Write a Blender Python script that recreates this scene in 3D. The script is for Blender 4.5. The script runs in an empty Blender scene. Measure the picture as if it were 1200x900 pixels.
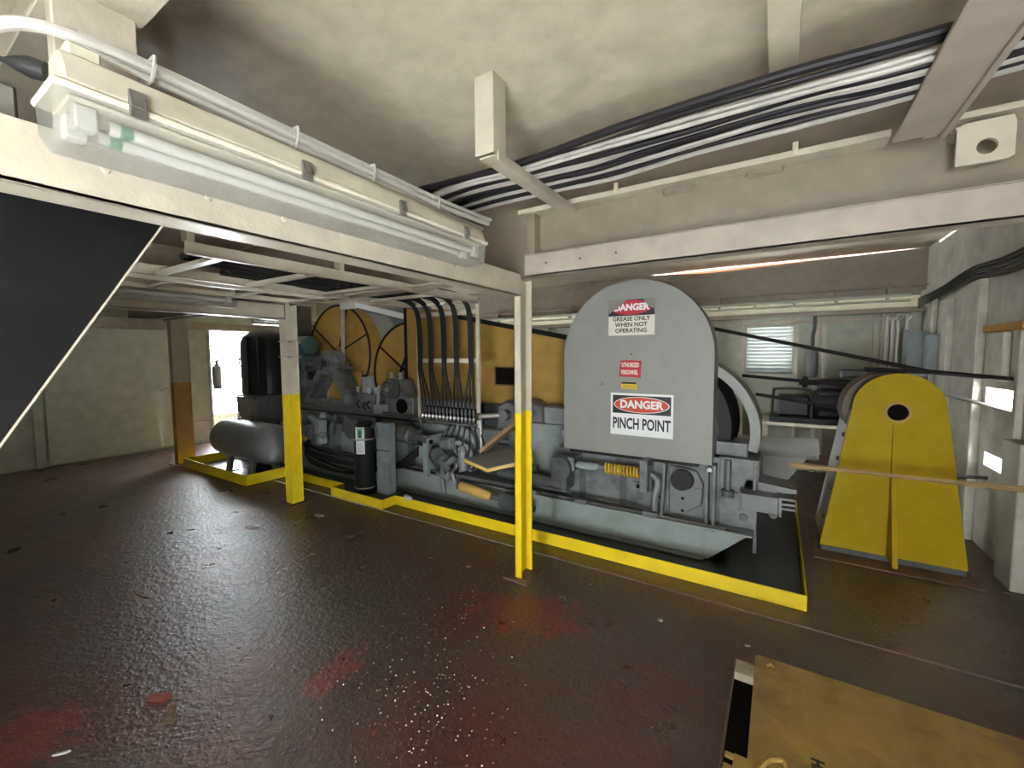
import bpy, bmesh, math, random
from mathutils import Vector, Matrix
random.seed(7)
SC = bpy.context.scene
COL = SC.collection
PI = math.pi

# ------------------------------------------------------------------ camera
F, PITCH, ROLL, YAW, CH = 496.0, math.radians(3.8), math.radians(-0.3), math.radians(32.2), 1.6
FW = Vector((-math.sin(YAW)*math.cos(PITCH), math.cos(YAW)*math.cos(PITCH), -math.sin(PITCH)))
R0 = Vector((math.cos(YAW), math.sin(YAW), 0)); U0 = R0.cross(FW)
RT = R0*math.cos(ROLL) + U0*math.sin(ROLL); UP = RT.cross(FW)
CAM = Vector((0, 0, CH))
cam_d = bpy.data.cameras.new('camera'); cam_d.sensor_width = 36.0; cam_d.lens = 36.0*F/1200.0
cam_d.clip_start = 0.02; cam_d.clip_end = 200
cam = bpy.data.objects.new('camera', cam_d); COL.objects.link(cam)
cam.matrix_world = Matrix(((RT.x, UP.x, -FW.x, CAM.x), (RT.y, UP.y, -FW.y, CAM.y), (RT.z, UP.z, -FW.z, CAM.z), (0, 0, 0, 1)))
SC.camera = cam

def at(px, py, ax, val):
    """photo pixel -> point on the plane (axis ax = val) it touches"""
    d = RT*((px-600)/F) - UP*((py-450)/F) + FW
    return CAM + d*((val-CAM[ax])/d[ax])

# ------------------------------------------------------------------ world, exposure
W = bpy.data.worlds.new('overcast_sky'); SC.world = W; W.use_nodes = True
bg = W.node_tree.nodes['Background']; bg.inputs[0].default_value = (0.90, 0.96, 1.0, 1); bg.inputs[1].default_value = 75.0
SC.view_settings.view_transform = 'Standard'; SC.view_settings.look = 'None'
SC.view_settings.gamma = 1.0; SC.view_settings.use_curve_mapping = False
SC.view_settings.exposure = -0.52
SC.cycles.max_bounces = 10; SC.cycles.diffuse_bounces = 6; SC.cycles.glossy_bounces = 4
SC.cycles.transparent_max_bounces = 12; SC.cycles.sample_clamp_indirect = 6.0

# ------------------------------------------------------------------ materials
def mat(name, c, rough=0.5, metal=0.0, dirt=0.0, dirtc=(0.03, 0.025, 0.02), dscale=2.5, var=0.12, bump=0.0, bscale=40.0, spec=0.5, coat=0.0, dlo=0.5):
    m = bpy.data.materials.new(name); m.use_nodes = True
    nt = m.node_tree; n = nt.nodes; l = nt.links; b = n['Principled BSDF']
    b.inputs['Roughness'].default_value = rough; b.inputs['Metallic'].default_value = metal
    b.inputs['Specular IOR Level'].default_value = spec; b.inputs['Coat Weight'].default_value = coat
    g = n.new('ShaderNodeNewGeometry')
    no = n.new('ShaderNodeTexNoise'); no.inputs['Scale'].default_value = 7.0; no.inputs['Detail'].default_value = 5.0
    l.new(g.outputs['Position'], no.inputs['Vector'])
    r = n.new('ShaderNodeValToRGB'); e = r.color_ramp.elements
    e[0].position = 0.3; e[1].position = 0.7
    e[0].color = (*[x*(1-var) for x in c], 1); e[1].color = (*[min(1, x*(1+var)) for x in c], 1)
    l.new(no.outputs[0], r.inputs[0]); col = r.outputs[0]
    if dirt > 0:
        n2 = n.new('ShaderNodeTexNoise'); n2.inputs['Scale'].default_value = dscale; n2.inputs['Detail'].default_value = 9.0; n2.inputs['Roughness'].default_value = 0.65
        l.new(g.outputs['Position'], n2.inputs['Vector'])
        r2 = n.new('ShaderNodeMapRange'); r2.inputs[1].default_value = dlo; r2.inputs[2].default_value = dlo+0.22; r2.inputs[4].default_value = dirt
        l.new(n2.outputs[0], r2.inputs[0])
        mx = n.new('ShaderNodeMix'); mx.data_type = 'RGBA'; mx.inputs[7].default_value = (*dirtc, 1)
        l.new(r2.outputs[0], mx.inputs[0]); l.new(col, mx.inputs[6]); col = mx.outputs[2]
    l.new(col, b.inputs['Base Color'])
    if bump > 0:
        n3 = n.new('ShaderNodeTexNoise'); n3.inputs['Scale'].default_value = bscale; n3.inputs['Detail'].default_value = 4.0
        l.new(g.outputs['Position'], n3.inputs['Vector'])
        bp = n.new('ShaderNodeBump'); bp.inputs['Strength'].default_value = bump; bp.inputs['Distance'].default_value = 0.01
        l.new(n3.outputs[0], bp.inputs['Height']); l.new(bp.outputs[0], b.inputs['Normal'])
    return m

M = {}
M['white'] = mat('white_steel_paint', (0.55, 0.485, 0.375), 0.38, dirt=0.35, dirtc=(0.35, 0.27, 0.18), dscale=3, bump=0.35, bscale=25, dlo=0.56)
M['ceil'] = mat('ceiling_paint', (0.66, 0.58, 0.44), 0.42, dirt=0.3, dirtc=(0.44, 0.36, 0.26), dscale=1.2, bump=0.35, bscale=16)
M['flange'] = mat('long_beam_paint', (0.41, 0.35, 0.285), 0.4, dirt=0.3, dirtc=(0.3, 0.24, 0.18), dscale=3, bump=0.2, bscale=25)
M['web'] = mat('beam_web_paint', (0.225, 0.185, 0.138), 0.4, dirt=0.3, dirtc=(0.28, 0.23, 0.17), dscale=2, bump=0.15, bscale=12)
M['cream'] = mat('cream_plastic', (0.72, 0.66, 0.50), 0.4, dirt=0.3, dirtc=(0.35, 0.28, 0.17), dscale=6)
M['wall'] = mat('wall_paint', (0.45, 0.465, 0.365), 0.5, dirt=0.35, dirtc=(0.3, 0.27, 0.2), dscale=1.6, bump=0.1, bscale=10)
M['wallr'] = mat('right_wall_paint', (0.56, 0.53, 0.45), 0.45, dirt=0.6, dirtc=(0.22, 0.19, 0.15), dscale=2.2, bump=0.3, bscale=14)
M['yellow'] = mat('safety_yellow', (0.86, 0.615, 0.012), 0.42, dirt=0.35, dirtc=(0.30, 0.2, 0.02), dscale=5, var=0.06, dlo=0.6, bump=0.08, bscale=30)
M['ochre'] = mat('ochre_guard_paint', (0.40, 0.235, 0.045), 0.5, dirt=0.35, dirtc=(0.24, 0.14, 0.035), dscale=3, bump=0.5, bscale=160)
M['ochre2'] = mat('faded_orange_paint', (0.45, 0.24, 0.04), 0.5, dirt=0.3, dirtc=(0.25, 0.13, 0.03), dscale=4)
M['ayellow'] = mat('sheave_yellow', (0.40, 0.275, 0.004), 0.6, dirt=0.5, dirtc=(0.27, 0.17, 0.006), dscale=2.0, var=0.05, spec=0.15)
M['gray'] = mat('machine_gray', (0.165, 0.176, 0.176), 0.45, dirt=0.75, dirtc=(0.035, 0.035, 0.035), dscale=6, dlo=0.46, bump=0.2, bscale=24)
M['lgray'] = mat('blue_gray_panel', (0.265, 0.295, 0.295), 0.42, dirt=0.6, dirtc=(0.05, 0.045, 0.04), dscale=4, dlo=0.54)
M['skid'] = mat('pale_skid_gray', (0.27, 0.30, 0.28), 0.45, dirt=0.5, dirtc=(0.07, 0.065, 0.05), dscale=3.5, dlo=0.55, bump=0.1, bscale=15)
M['cover'] = mat('guard_gray', (0.265, 0.26, 0.235), 0.5, dirt=0.12, dirtc=(0.2, 0.18, 0.16), dscale=3, var=0.05)
M['dgray'] = mat('greasy_gray', (0.085, 0.09, 0.09), 0.4, dirt=0.7, dirtc=(0.02, 0.02, 0.02), dscale=12, bump=0.3, bscale=35)
M['grease'] = mat('black_grease', (0.010, 0.010, 0.010), 0.5, bump=0.3, bscale=25, spec=0.2)
M['oil'] = mat('oily_tray', (0.007, 0.007, 0.007), 0.3, spec=0.3, dirt=0.4, dirtc=(0.05, 0.035, 0.03), dscale=2.5, bump=0.12, bscale=12)
M['rubber'] = mat('black_rubber', (0.015, 0.015, 0.016), 0.5, spec=0.3)
M['black'] = mat('black_paint', (0.009, 0.009, 0.010), 0.45, spec=0.25, dirt=0.4, dirtc=(0.045, 0.045, 0.043), dscale=1.6)
M['stair'] = mat('black_chute_paint', (0.005, 0.005, 0.0055), 0.5, dirt=0.6, dirtc=(0.018, 0.018, 0.0175), dscale=2.6, spec=0.2)
M['bcable'] = mat('black_cable_sheath', (0.014, 0.012, 0.014), 0.5, spec=0.3)
M['wcable'] = mat('grey_cable_sheath', (0.45, 0.41, 0.36), 0.5, dirt=0.45, dirtc=(0.15, 0.13, 0.11), dscale=9)
M['conduit'] = mat('white_conduit', (0.72, 0.69, 0.61), 0.4)
M['metal'] = mat('bare_steel', (0.42, 0.40, 0.37), 0.35, metal=0.8, dirt=0.5, dirtc=(0.12, 0.09, 0.06), dscale=14)
M['rope'] = mat('greasy_wire_rope', (0.018, 0.015, 0.014), 0.55, bump=0.5, bscale=90, spec=0.2)
M['tanrope'] = mat('tan_wire_rope', (0.42, 0.29, 0.13), 0.5, bump=0.5, bscale=90)
M['rust'] = mat('rusty_steel', (0.14, 0.085, 0.055), 0.6, dirt=0.7, dirtc=(0.05, 0.035, 0.025), dscale=6, bump=0.3)
M['brown'] = mat('brown_sheave_steel', (0.10, 0.068, 0.05), 0.55, dirt=0.5, dirtc=(0.03, 0.022, 0.02), dscale=7, bump=0.2)
M['grip'] = mat('tan_plastic_sleeve', (0.62, 0.38, 0.10), 0.45, dirt=0.4, dirtc=(0.2, 0.12, 0.05), dscale=9)
M['spring'] = mat('yellow_spring_paint', (0.66, 0.40, 0.03), 0.45, dirt=0.5, dirtc=(0.1, 0.06, 0.02), dscale=12)
M['wood'] = mat('brown_worn_wood', (0.34, 0.21, 0.105), 0.7, dirt=0.5, dirtc=(0.10, 0.055, 0.03), dscale=8, bump=0.4, bscale=60)
M['board'] = mat('grey_tread_board', (0.13, 0.12, 0.105), 0.6, dirt=0.4, dirtc=(0.05, 0.045, 0.04), dscale=7)
M['yedge'] = mat('yellow_board_edge', (0.80, 0.52, 0.12), 0.5)
M['hatch'] = mat('worn_ochre_hatch', (0.42, 0.28, 0.075), 0.38, dirt=0.85, dirtc=(0.13, 0.08, 0.045), dscale=4.5, var=0.15, bump=0.25, bscale=20)
M['teal'] = mat('teal_paint', (0.10, 0.19, 0.19), 0.45, dirt=0.4)
M['silver'] = mat('tank_gray', (0.16, 0.165, 0.165), 0.42, dirt=0.3, dirtc=(0.08, 0.075, 0.07), dscale=5, bump=0.1)
M['dark'] = mat('dark_cavity', (0.006, 0.005, 0.004), 0.8, spec=0.05)
M['swhite'] = mat('sign_white', (0.82, 0.82, 0.80), 0.45, var=0.02)
M['scream'] = mat('sign_aged_white', (0.72, 0.68, 0.57), 0.5, var=0.03)
M['sblack'] = mat('sign_black', (0.012, 0.010, 0.012), 0.45, var=0.02)
M['sred'] = mat('sign_orange_red', (0.60, 0.06, 0.025), 0.45, var=0.02)
M['scrim'] = mat('sign_crimson', (0.50, 0.02, 0.04), 0.45, var=0.05)
M['syel'] = mat('sign_yellow', (0.75, 0.48, 0.02), 0.45, var=0.05)
M['tape'] = mat('grey_peeled_backing', (0.22, 0.21, 0.18), 0.6)
M['green'] = mat('green_mark', (0.03, 0.20, 0.08), 0.5)
M['tube'] = mat('fluorescent_tube_glass', (0.80, 0.77, 0.68), 0.25, var=0.02)
M['redlead'] = mat('red_oxide_paint', (0.20, 0.035, 0.022), 0.45, dirt=0.4)
M['pink'] = mat('sun_glint_orange', (0.13, 0.035, 0.016), 0.8, spec=0.1)  # colour stands in for warm sunlight glowing in the wall gap
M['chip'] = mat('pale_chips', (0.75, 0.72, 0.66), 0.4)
M['clad'] = mat('outside_deck_paint', (0.45, 0.45, 0.42), 0.6)

def lens_mat():
    m = bpy.data.materials.new('clear_plastic_lens'); m.use_nodes = True
    nt = m.node_tree; n = nt.nodes; l = nt.links; b = n['Principled BSDF']
    b.inputs['Base Color'].default_value = (0.42, 0.41, 0.36, 1); b.inputs['Roughness'].default_value = 0.2
    b.inputs['Alpha'].default_value = 0.38
    return m
M['lens'] = lens_mat()

def floor_mat():
    m = bpy.data.materials.new('red_oxide_floor_paint'); m.use_nodes = True
    nt = m.node_tree; n = nt.nodes; l = nt.links; b = n['Principled BSDF']
    g = n.new('ShaderNodeNewGeometry')
    def noise(s, d=6, ro=0.6, v=None):
        k = n.new('ShaderNodeTexNoise'); k.inputs['Scale'].default_value = s; k.inputs['Detail'].default_value = d; k.inputs['Roughness'].default_value = ro
        l.new(v if v else g.outputs['Position'], k.inputs['Vector']); return k.outputs[0]
    def rng(x, a, c, lo=0.0, hi=1.0):
        k = n.new('ShaderNodeMapRange'); k.inputs[1].default_value = a; k.inputs[2].default_value = c; k.inputs[3].default_value = lo; k.inputs[4].default_value = hi
        l.new(x, k.inputs[0]); return k.outputs[0]
    def mix(f, a, c):
        k = n.new('ShaderNodeMix'); k.data_type = 'RGBA'; l.new(f, k.inputs[0])
        for i, x in ((6, a), (7, c)):
            if isinstance(x, tuple): k.inputs[i].default_value = (*x, 1)
            else: l.new(x, k.inputs[i])
        return k.outputs[2]
    c = mix(rng(noise(1.1, 7), 0.38, 0.58), (0.082, 0.026, 0.021), (0.066, 0.050, 0.045))     # red oxide worn to grey-brown grime
    c = mix(rng(noise(5.0, 8), 0.5, 0.75, 0, 0.6), c, (0.030, 0.020, 0.017))
    c = mix(rng(noise(1.7, 3, 0.4), 0.70, 0.74, 0, 0.6), c, (0.14, 0.022, 0.018))     # bare bright red patches
    c = mix(rng(noise(22.0, 5), 0.615, 0.65, 0, 0.85), c, (0.010, 0.008, 0.007))     # dark flecks
    def patch(px, py, rx, ry, rot):
        k = n.new('ShaderNodeMapping'); k.vector_type = 'TEXTURE'; p = at(px, py, 2, 0.0)
        k.inputs['Location'].default_value = p; k.inputs['Rotation'].default_value = (0, 0, rot); k.inputs['Scale'].default_value = (rx, ry, 1)
        l.new(g.outputs['Position'], k.inputs['Vector'])
        v = n.new('ShaderNodeVectorMath'); v.operation = 'LENGTH'; l.new(k.outputs[0], v.inputs[0])
        a = n.new('ShaderNodeMath'); a.operation = 'MULTIPLY_ADD'; a.inputs[1].default_value = 3.0; l.new(noise(11.0, 9, 0.7), a.inputs[0]); l.new(v.outputs['Value'], a.inputs[2])
        return rng(a.outputs[0], 2.25, 2.05, 0, 0.6)
    for q in ((395, 785, 0.13, 0.26, 0.15), (437, 858, 0.03, 0.03, 0), (620, 720, 0.5, 0.3, 0.3), (40, 860, 0.3, 0.2, 0.2)):
        c = mix(patch(*q), c, (0.22, 0.026, 0.02))     # paint worn down to fresh red
    l.new(c, b.inputs['Base Color'])
    l.new(rng(noise(4.0, 6, 0.6), 0.3, 0.75, 0.26, 0.40), b.inputs['Roughness'])
    b.inputs['Specular IOR Level'].default_value = 0.9
    h = n.new('ShaderNodeMath'); h.operation = 'ADD'
    vo = n.new('ShaderNodeTexVoronoi'); vo.inputs['Scale'].default_value = 34.0; vo.inputs['Randomness'].default_value = 1.0; l.new(g.outputs['Position'], vo.inputs['Vector'])
    l.new(rng(noise(24.0, 7, 0.62), 0.3, 0.75, 0, 1.0), h.inputs[0]); l.new(rng(vo.outputs['Distance'], 0.12, 0.3, 0.5, 0.0), h.inputs[1])
    bp = n.new('ShaderNodeBump'); bp.inputs['Strength'].default_value = 0.36; bp.inputs['Distance'].default_value = 0.010
    l.new(h.outputs[0], bp.inputs['Height']); l.new(bp.outputs[0], b.inputs['Normal'])
    return m
M['floor'] = floor_mat()
M['slat'] = mat('grey_louvre_slat', (0.33, 0.34, 0.32), 0.7, spec=0.1)

# ------------------------------------------------------------------ mesh helpers
OFF = {}
class MB:
    def __init__(s): s.v = []; s.f = []
    def add(s, vs, fs):
        o = len(s.v); s.v += [tuple(p) for p in vs]; s.f += [tuple(i+o for i in f) for f in fs]; return s
    def box(s, x0, x1, y0, y1, z0, z1):
        x0, x1 = sorted((x0, x1)); y0, y1 = sorted((y0, y1)); z0, z1 = sorted((z0, z1))
        vs = [(x, y, z) for z in (z0, z1) for y in (y0, y1) for x in (x0, x1)]
        return s.add(vs, [(0, 2, 3, 1), (4, 5, 7, 6), (0, 1, 5, 4), (1, 3, 7, 5), (3, 2, 6, 7), (2, 0, 4, 6)])
    def bar(s, p, q, w, h, up=(0, 0, 1)):
        """box from p to q, w across, h along up"""
        p, q, up = Vector(p), Vector(q), Vector(up); d = (q-p).normalized()
        sx = d.cross(up)
        if sx.length < 1e-4: sx = d.cross(Vector((1, 0, 0)))
        sx.normalize(); uz = sx.cross(d)
        vs = []
        for c in (p, q):
            for a, b in ((-1, -1), (1, -1), (1, 1), (-1, 1)): vs.append(c + sx*(a*w/2) + uz*(b*h/2))
        return s.add(vs, [(0, 1, 2, 3), (7, 6, 5, 4), (0, 4, 5, 1), (1, 5, 6, 2), (2, 6, 7, 3), (3, 7, 4, 0)])
    def cyl(s, p, q, r, r2=None, n=20):
        p, q = Vector(p), Vector(q); r2 = r if r2 is None else r2; d = (q-p).normalized()
        a = d.orthogonal().normalized(); b = d.cross(a)
        vs = []
        for c, rr in ((p, r), (q, r2)):
            for i in range(n): t = 2*PI*i/n; vs.append(c + a*math.cos(t)*rr + b*math.sin(t)*rr)
        fs = [(i, (i+1) % n, n+(i+1) % n, n+i) for i in range(n)] + [tuple(range(n-1, -1, -1)), tuple(range(n, 2*n))]
        return s.add(vs, fs)
    def lathe(s, p, q, prof, n=28):
        """prof: (t along p->q in metres, radius)"""
        p, q = Vector(p), Vector(q); d = (q-p).normalized(); a = d.orthogonal().normalized(); b = d.cross(a)
        vs = []; fs = []
        for t, r in prof:
            for i in range(n): g = 2*PI*i/n; vs.append(p + d*t + a*math.cos(g)*r + b*math.sin(g)*r)
        for k in range(len(prof)-1):
            for i in range(n): fs.append((k*n+i, k*n+(i+1) % n, (k+1)*n+(i+1) % n, (k+1)*n+i))
        fs += [tuple(range(n-1, -1, -1)), tuple(range((len(prof)-1)*n, len(prof)*n))]
        return s.add(vs, fs)
    def tube(s, pts, r, n=8, sub=6):
        pts = [Vector(p) for p in pts]
        if len(pts) > 2 and sub > 1:
            o = []
            for i in range(len(pts)-1):
                p0 = pts[max(i-1, 0)]; p1 = pts[i]; p2 = pts[i+1]; p3 = pts[min(i+2, len(pts)-1)]
                for k in range(sub):
                    t = k/sub
                    o.append(0.5*((2*p1)+(p2-p0)*t+(2*p0-5*p1+4*p2-p3)*t*t+(3*p1-p0-3*p2+p3)*t**3))
            pts = o+[pts[-1]]
        vs = []; fs = []; a = None
        for i, p in enumerate(pts):
            d = (pts[min(i+1, len(pts)-1)]-pts[max(i-1, 0)]).normalized()
            a = d.orthogonal().normalized() if a is None else (a - d*a.dot(d)).normalized()
            b = d.cross(a)
            for k in range(n): g = 2*PI*k/n; vs.append(p + a*math.cos(g)*r + b*math.sin(g)*r)
        m = len(pts)
        for i in range(m-1):
            for k in range(n): fs.append((i*n+k, i*n+(k+1) % n, (i+1)*n+(k+1) % n, (i+1)*n+k))
        fs += [tuple(range(n-1, -1, -1)), tuple(range((m-1)*n, m*n))]
        return s.add(vs, fs)
    def prism(s, poly, y0, y1, axis=1):
        """poly of 2D points: (x,z) extruded along y, or (y,z) along x (axis 0), or (x,y) along z (axis 2)"""
        def P(a, b, c): return (a, c, b) if axis == 1 else ((c, a, b) if axis == 0 else (a, b, c))
        n = len(poly)
        vs = [P(a, b, y0) for a, b in poly] + [P(a, b, y1) for a, b in poly]
        return s.add(vs, [tuple(range(n)), tuple(range(2*n-1, n-1, -1))] + [(i, n+i, n+(i+1) % n, (i+1) % n) for i in range(n)])
    def ring(s, outer, inner, y0, y1, axis=1):
        """closed outline with a hole; both lists have the same count"""
        def P(a, b, c): return (a, c, b) if axis == 1 else ((c, a, b) if axis == 0 else (a, b, c))
        n = len(outer); vs = []
        for c in (y0, y1):
            vs += [P(a, b, c) for a, b in outer] + [P(a, b, c) for a, b in inner]
        fs = []
        for i in range(n):
            j = (i+1) % n
            fs += [(i, j, n+j, n+i), (2*n+i, 3*n+i, 3*n+j, 2*n+j), (i, 2*n+i, 2*n+j, j), (n+i, n+j, 3*n+j, 3*n+i)]
        return s.add(vs, fs)
    def build(s, name, m, parent=None, bevel=0.0, smooth=True, solid=None):
        off = OFF.get(parent.name, Vector((0, 0, 0))) if parent else Vector((0, 0, 0))
        me = bpy.data.meshes.new(name)
        me.from_pydata([tuple(Vector(p)-off) for p in s.v], [], s.f)
        bm = bmesh.new(); bm.from_mesh(me); bmesh.ops.recalc_face_normals(bm, faces=bm.faces)
        if bevel > 0:
            es = [e for e in bm.edges if len(e.link_faces) == 2 and e.calc_face_angle() > 0.6]
            bmesh.ops.bevel(bm, geom=es, offset=bevel, segments=1, affect='EDGES', clamp_overlap=True)
        bm.to_mesh(me); bm.free()
        if smooth:
            for p in me.polygons: p.use_smooth = True
            me.set_sharp_from_angle(angle=0.6)
        me.materials.append(M[m] if isinstance(m, str) else m)
        o = bpy.data.objects.new(name, me); COL.objects.link(o)
        if parent: o.parent = parent; OFF[o.name] = off
        return o

def tag(o, label=None, cat=None, group=None, kind=None):
    for k, v in (('label', label), ('category', cat), ('group', group), ('kind', kind)):
        if v: o[k] = v
    return o
def thing(name, label, cat, loc=(0, 0, 0), group=None):
    o = bpy.data.objects.new(name, None); COL.objects.link(o); o.location = loc; o.empty_display_size = 0.1
    OFF[o.name] = Vector(loc); return tag(o, label, cat, group)
def struct(mb, name, m, bevel=0.0): return tag(mb.build(name, m, None, bevel), kind='structure')
def circ(cx, cz, r, n=32, a0=0.0): return [(cx+r*math.cos(a0+2*PI*i/n), cz+r*math.sin(a0+2*PI*i/n)) for i in range(n)]
def text(s, size, x, y, z, m, parent, xs=1.0, bold=0.0, name='lettering', align='CENTER', rot=0.0):
    """flat lettering on a plane facing -Y, centred on (x, z)"""
    cu = bpy.data.curves.new('t', 'FONT'); cu.body = s; cu.size = size; cu.align_x = align; cu.align_y = 'CENTER'; cu.offset = bold; cu.resolution_u = 3
    ob = bpy.data.objects.new('t', cu); COL.objects.link(ob)
    dg = bpy.context.evaluated_depsgraph_get(); me = bpy.data.meshes.new_from_object(ob.evaluated_get(dg))
    bpy.data.objects.remove(ob); bpy.data.curves.remove(cu)
    off = OFF[parent.name]; cr, sr = math.cos(rot), math.sin(rot)
    for v in me.vertices:
        a, b = v.co.x*xs, v.co.y; v.co = Vector((x+a*cr-b*sr, y, z+a*sr+b*cr)) - off
    me.materials.clear(); me.materials.append(M[m])
    o = bpy.data.objects.new(name, me); COL.objects.link(o); o.parent = parent; OFF[o.name] = off; return o
def wall_cells(axis, fixed0, fixed1, a0, a1, z0, z1, holes):
    """wall slab with rectangular holes (a_lo, a_hi, z_lo, z_hi)"""
    A = sorted({a0, a1, *[h[0] for h in holes], *[h[1] for h in holes]}); Z = sorted({z0, z1, *[h[2] for h in holes], *[h[3] for h in holes]})
    mb = MB()
    for i in range(len(A)-1):
        for k in range(len(Z)-1):
            ca, cz = (A[i]+A[i+1])/2, (Z[k]+Z[k+1])/2
            if any(h[0] < ca < h[1] and h[2] < cz < h[3] for h in holes): continue
            if axis == 0: mb.box(fixed0, fixed1, A[i], A[i+1], Z[k], Z[k+1])
            else: mb.box(A[i], A[i+1], fixed0, fixed1, Z[k], Z[k+1])
    return mb

# ================================================================== SETTING
ZC = 2.85; XL, XR, YB, YF = -9.08, 1.45, 7.0, -4.6
LIGHT_HOLE = (-0.45, 0.5, -1.45, -0.6)      # unseen floor opening added behind the camera so sky lights the ceiling
fm = MB().box(XL-0.1, XR+0.15, LIGHT_HOLE[3], 2.922, -0.08, 0.0).box(XL-0.1, XR+0.15, YF, LIGHT_HOLE[2], -0.08, 0.0).box(XL-0.1, LIGHT_HOLE[0], LIGHT_HOLE[2], LIGHT_HOLE[3], -0.08, 0.0).box(LIGHT_HOLE[1], XR+0.15, LIGHT_HOLE[2], LIGHT_HOLE[3], -0.08, 0.0)
struct(fm, 'floor', 'floor')
struct(MB().box(XL-0.1, XR+0.15, 2.932, YB+0.1, -0.08, 0.004), 'floor', 'floor')
struct(MB().box(XL-0.1, XR+0.15, YF, YB-0.04, ZC, ZC+0.08), 'ceiling', 'ceil')

# left wall with its bright doorway
LH = [(3.74, 5.2, 0.0, 2.10)]
wl = struct(wall_cells(0, XL-0.1, XL, YF, YB, 0.0, ZC, LH), 'wall_left', 'wall')
MB().box(XL, XL+0.06, -2.0, 7.0, 2.12, 2.24).build('rail', 'web', wl, 0.004)
MB().box(XL, XL+0.05, 1.44, 1.54, 0, 2.12).build('stud', 'wall', wl, 0.004)
MB().box(XL, XL+0.04, 3.12, 3.2, 0, 2.12).build('stud', 'wall', wl, 0.004)
MB().box(XL, XL+0.012, 3.22, 3.70, 0.42, 0.425).build('panel_joint', 'dgray', wl)
MB().box(XL-0.1, XL+0.03, 3.70, 3.74, 0, 2.12).build('door_jamb', 'wall', wl, 0.003)
MB().box(XL-0.1, XL+0.03, 5.2, 5.25, 0, 2.12).build('door_jamb', 'wall', wl, 0.003)
d1 = struct(MB().box(XL+0.004, XL+0.045, 1.57, 3.09, 0.03, 2.08), 'door_1', 'wall', 0.004)
MB().box(XL+0.045, XL+0.075, 2.94, 3.02, 1.02, 1.05).box(XL+0.045, XL+0.06, 2.92, 2.98, 1.10, 1.12).build('latch', 'metal', d1, 0.002)
MB().box(XL+0.045, XL+0.06, 2.98, 3.08, 1.06, 1.075).build('bolt', 'metal', d1, 0.002)
# outside the doorway: side deck and low bulwark
struct(MB().box(XL-2.2, XL-0.1, 1.5, 7.0, -0.08, -0.01), 'floor_outside', 'clad')
bw = MB().box(XL-0.75, XL-0.68, 2.5, 6.5, -0.01, 0.40).box(XL-0.78, XL-0.65, 2.5, 6.5, 0.40, 0.44).build('bulwark', 'white')
tag(bw, 'low white bulwark plate outside the bright doorway', 'bulwark')

# back wall: upper girder, lower panelled wall, louvre opening
LV = (-0.40, 0.16, 1.33, 1.98)
wb = struct(wall_cells(1, YB, YB+0.1, XL-0.1, XR, 0.0, 2.45, [LV]), 'wall_back', 'wall')
MB().prism([(XL, 2.30), (XR, 2.30), (XR, 2.848), (-0.95, 2.80), (-1.75, 2.85), (XL, 2.86)], YB-0.12, YB-0.10).build('girder_web', 'web', wb)
MB().box(XL, XR, YB-0.2, YB-0.1, 2.40, 2.42).box(XL, XR, YB-0.16, YB, 2.10, 2.16).build('girder_flange', 'web', wb, 0.004)
for x in (-6.2, -5.4, -4.6, -3.9, -3.1, -2.3, -1.5, -0.75, -0.3, 0.15, 0.6, 1.1):
    MB().box(x-0.015, x+0.015, YB-0.2, YB-0.12, 2.24, 2.40).build('stiffener', 'web', wb, 0.002)
for z, r in ((2.30, 0.03), (2.235, 0.022)):
    MB().cyl((XL, YB-0.2, z), (1.3, YB-0.2, z), r*0.75, n=10).build('pipe', 'wall', wb)
for x in (-0.80, -0.44, 0.20, 0.42, 0.50, 1.02, 1.09, -1.6, -2.6, -3.6, -4.6, -5.6, -6.6):
    MB().box(x-0.022, x+0.022, YB-0.05, YB, 0, 2.10).build('stud', 'white', wb, 0.003)
MB().box(-0.8, 1.1, YB-0.05, YB, 2.02, 2.06).box(-0.44, 0.2, YB-0.05, YB, 1.28, 1.32).build('stud_rail', 'white', wb, 0.003)
MB().ring([(0.56, 0.4), (0.98, 0.4), (0.98, 1.98), (0.56, 1.98)], [(0.60, 0.44), (0.94, 0.44), (0.94, 1.94), (0.60, 1.94)], YB-0.02, YB).build('panel_frame', 'wall', wb)
win = MB().ring([(LV[0]-0.03, LV[2]-0.03), (LV[1]+0.03, LV[2]-0.03), (LV[1]+0.03, LV[3]+0.03), (LV[0]-0.03, LV[3]+0.03)],
                [(LV[0], LV[2]), (LV[1], LV[2]), (LV[1], LV[3]), (LV[0], LV[3])], YB-0.03, YB+0.1)
win = struct(win, 'window_1', 'wall')
for i in range(14):
    z = LV[2]+i*0.05
    MB().bar(((LV[0]+LV[1])/2, YB+0.02, z+0.034), ((LV[0]+LV[1])/2, YB+0.062, z-0.030), LV[1]-LV[0], 0.004).build('slat', 'slat', win)
fa = MB().box(-1.7, 1.5, YB+0.12, YB+0.2, 2.70, 3.1).build('sun_glint_board_1', 'pink'); tag(fa, kind='structure')  # board added outside the gap, coloured to imitate a sun glint

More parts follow.
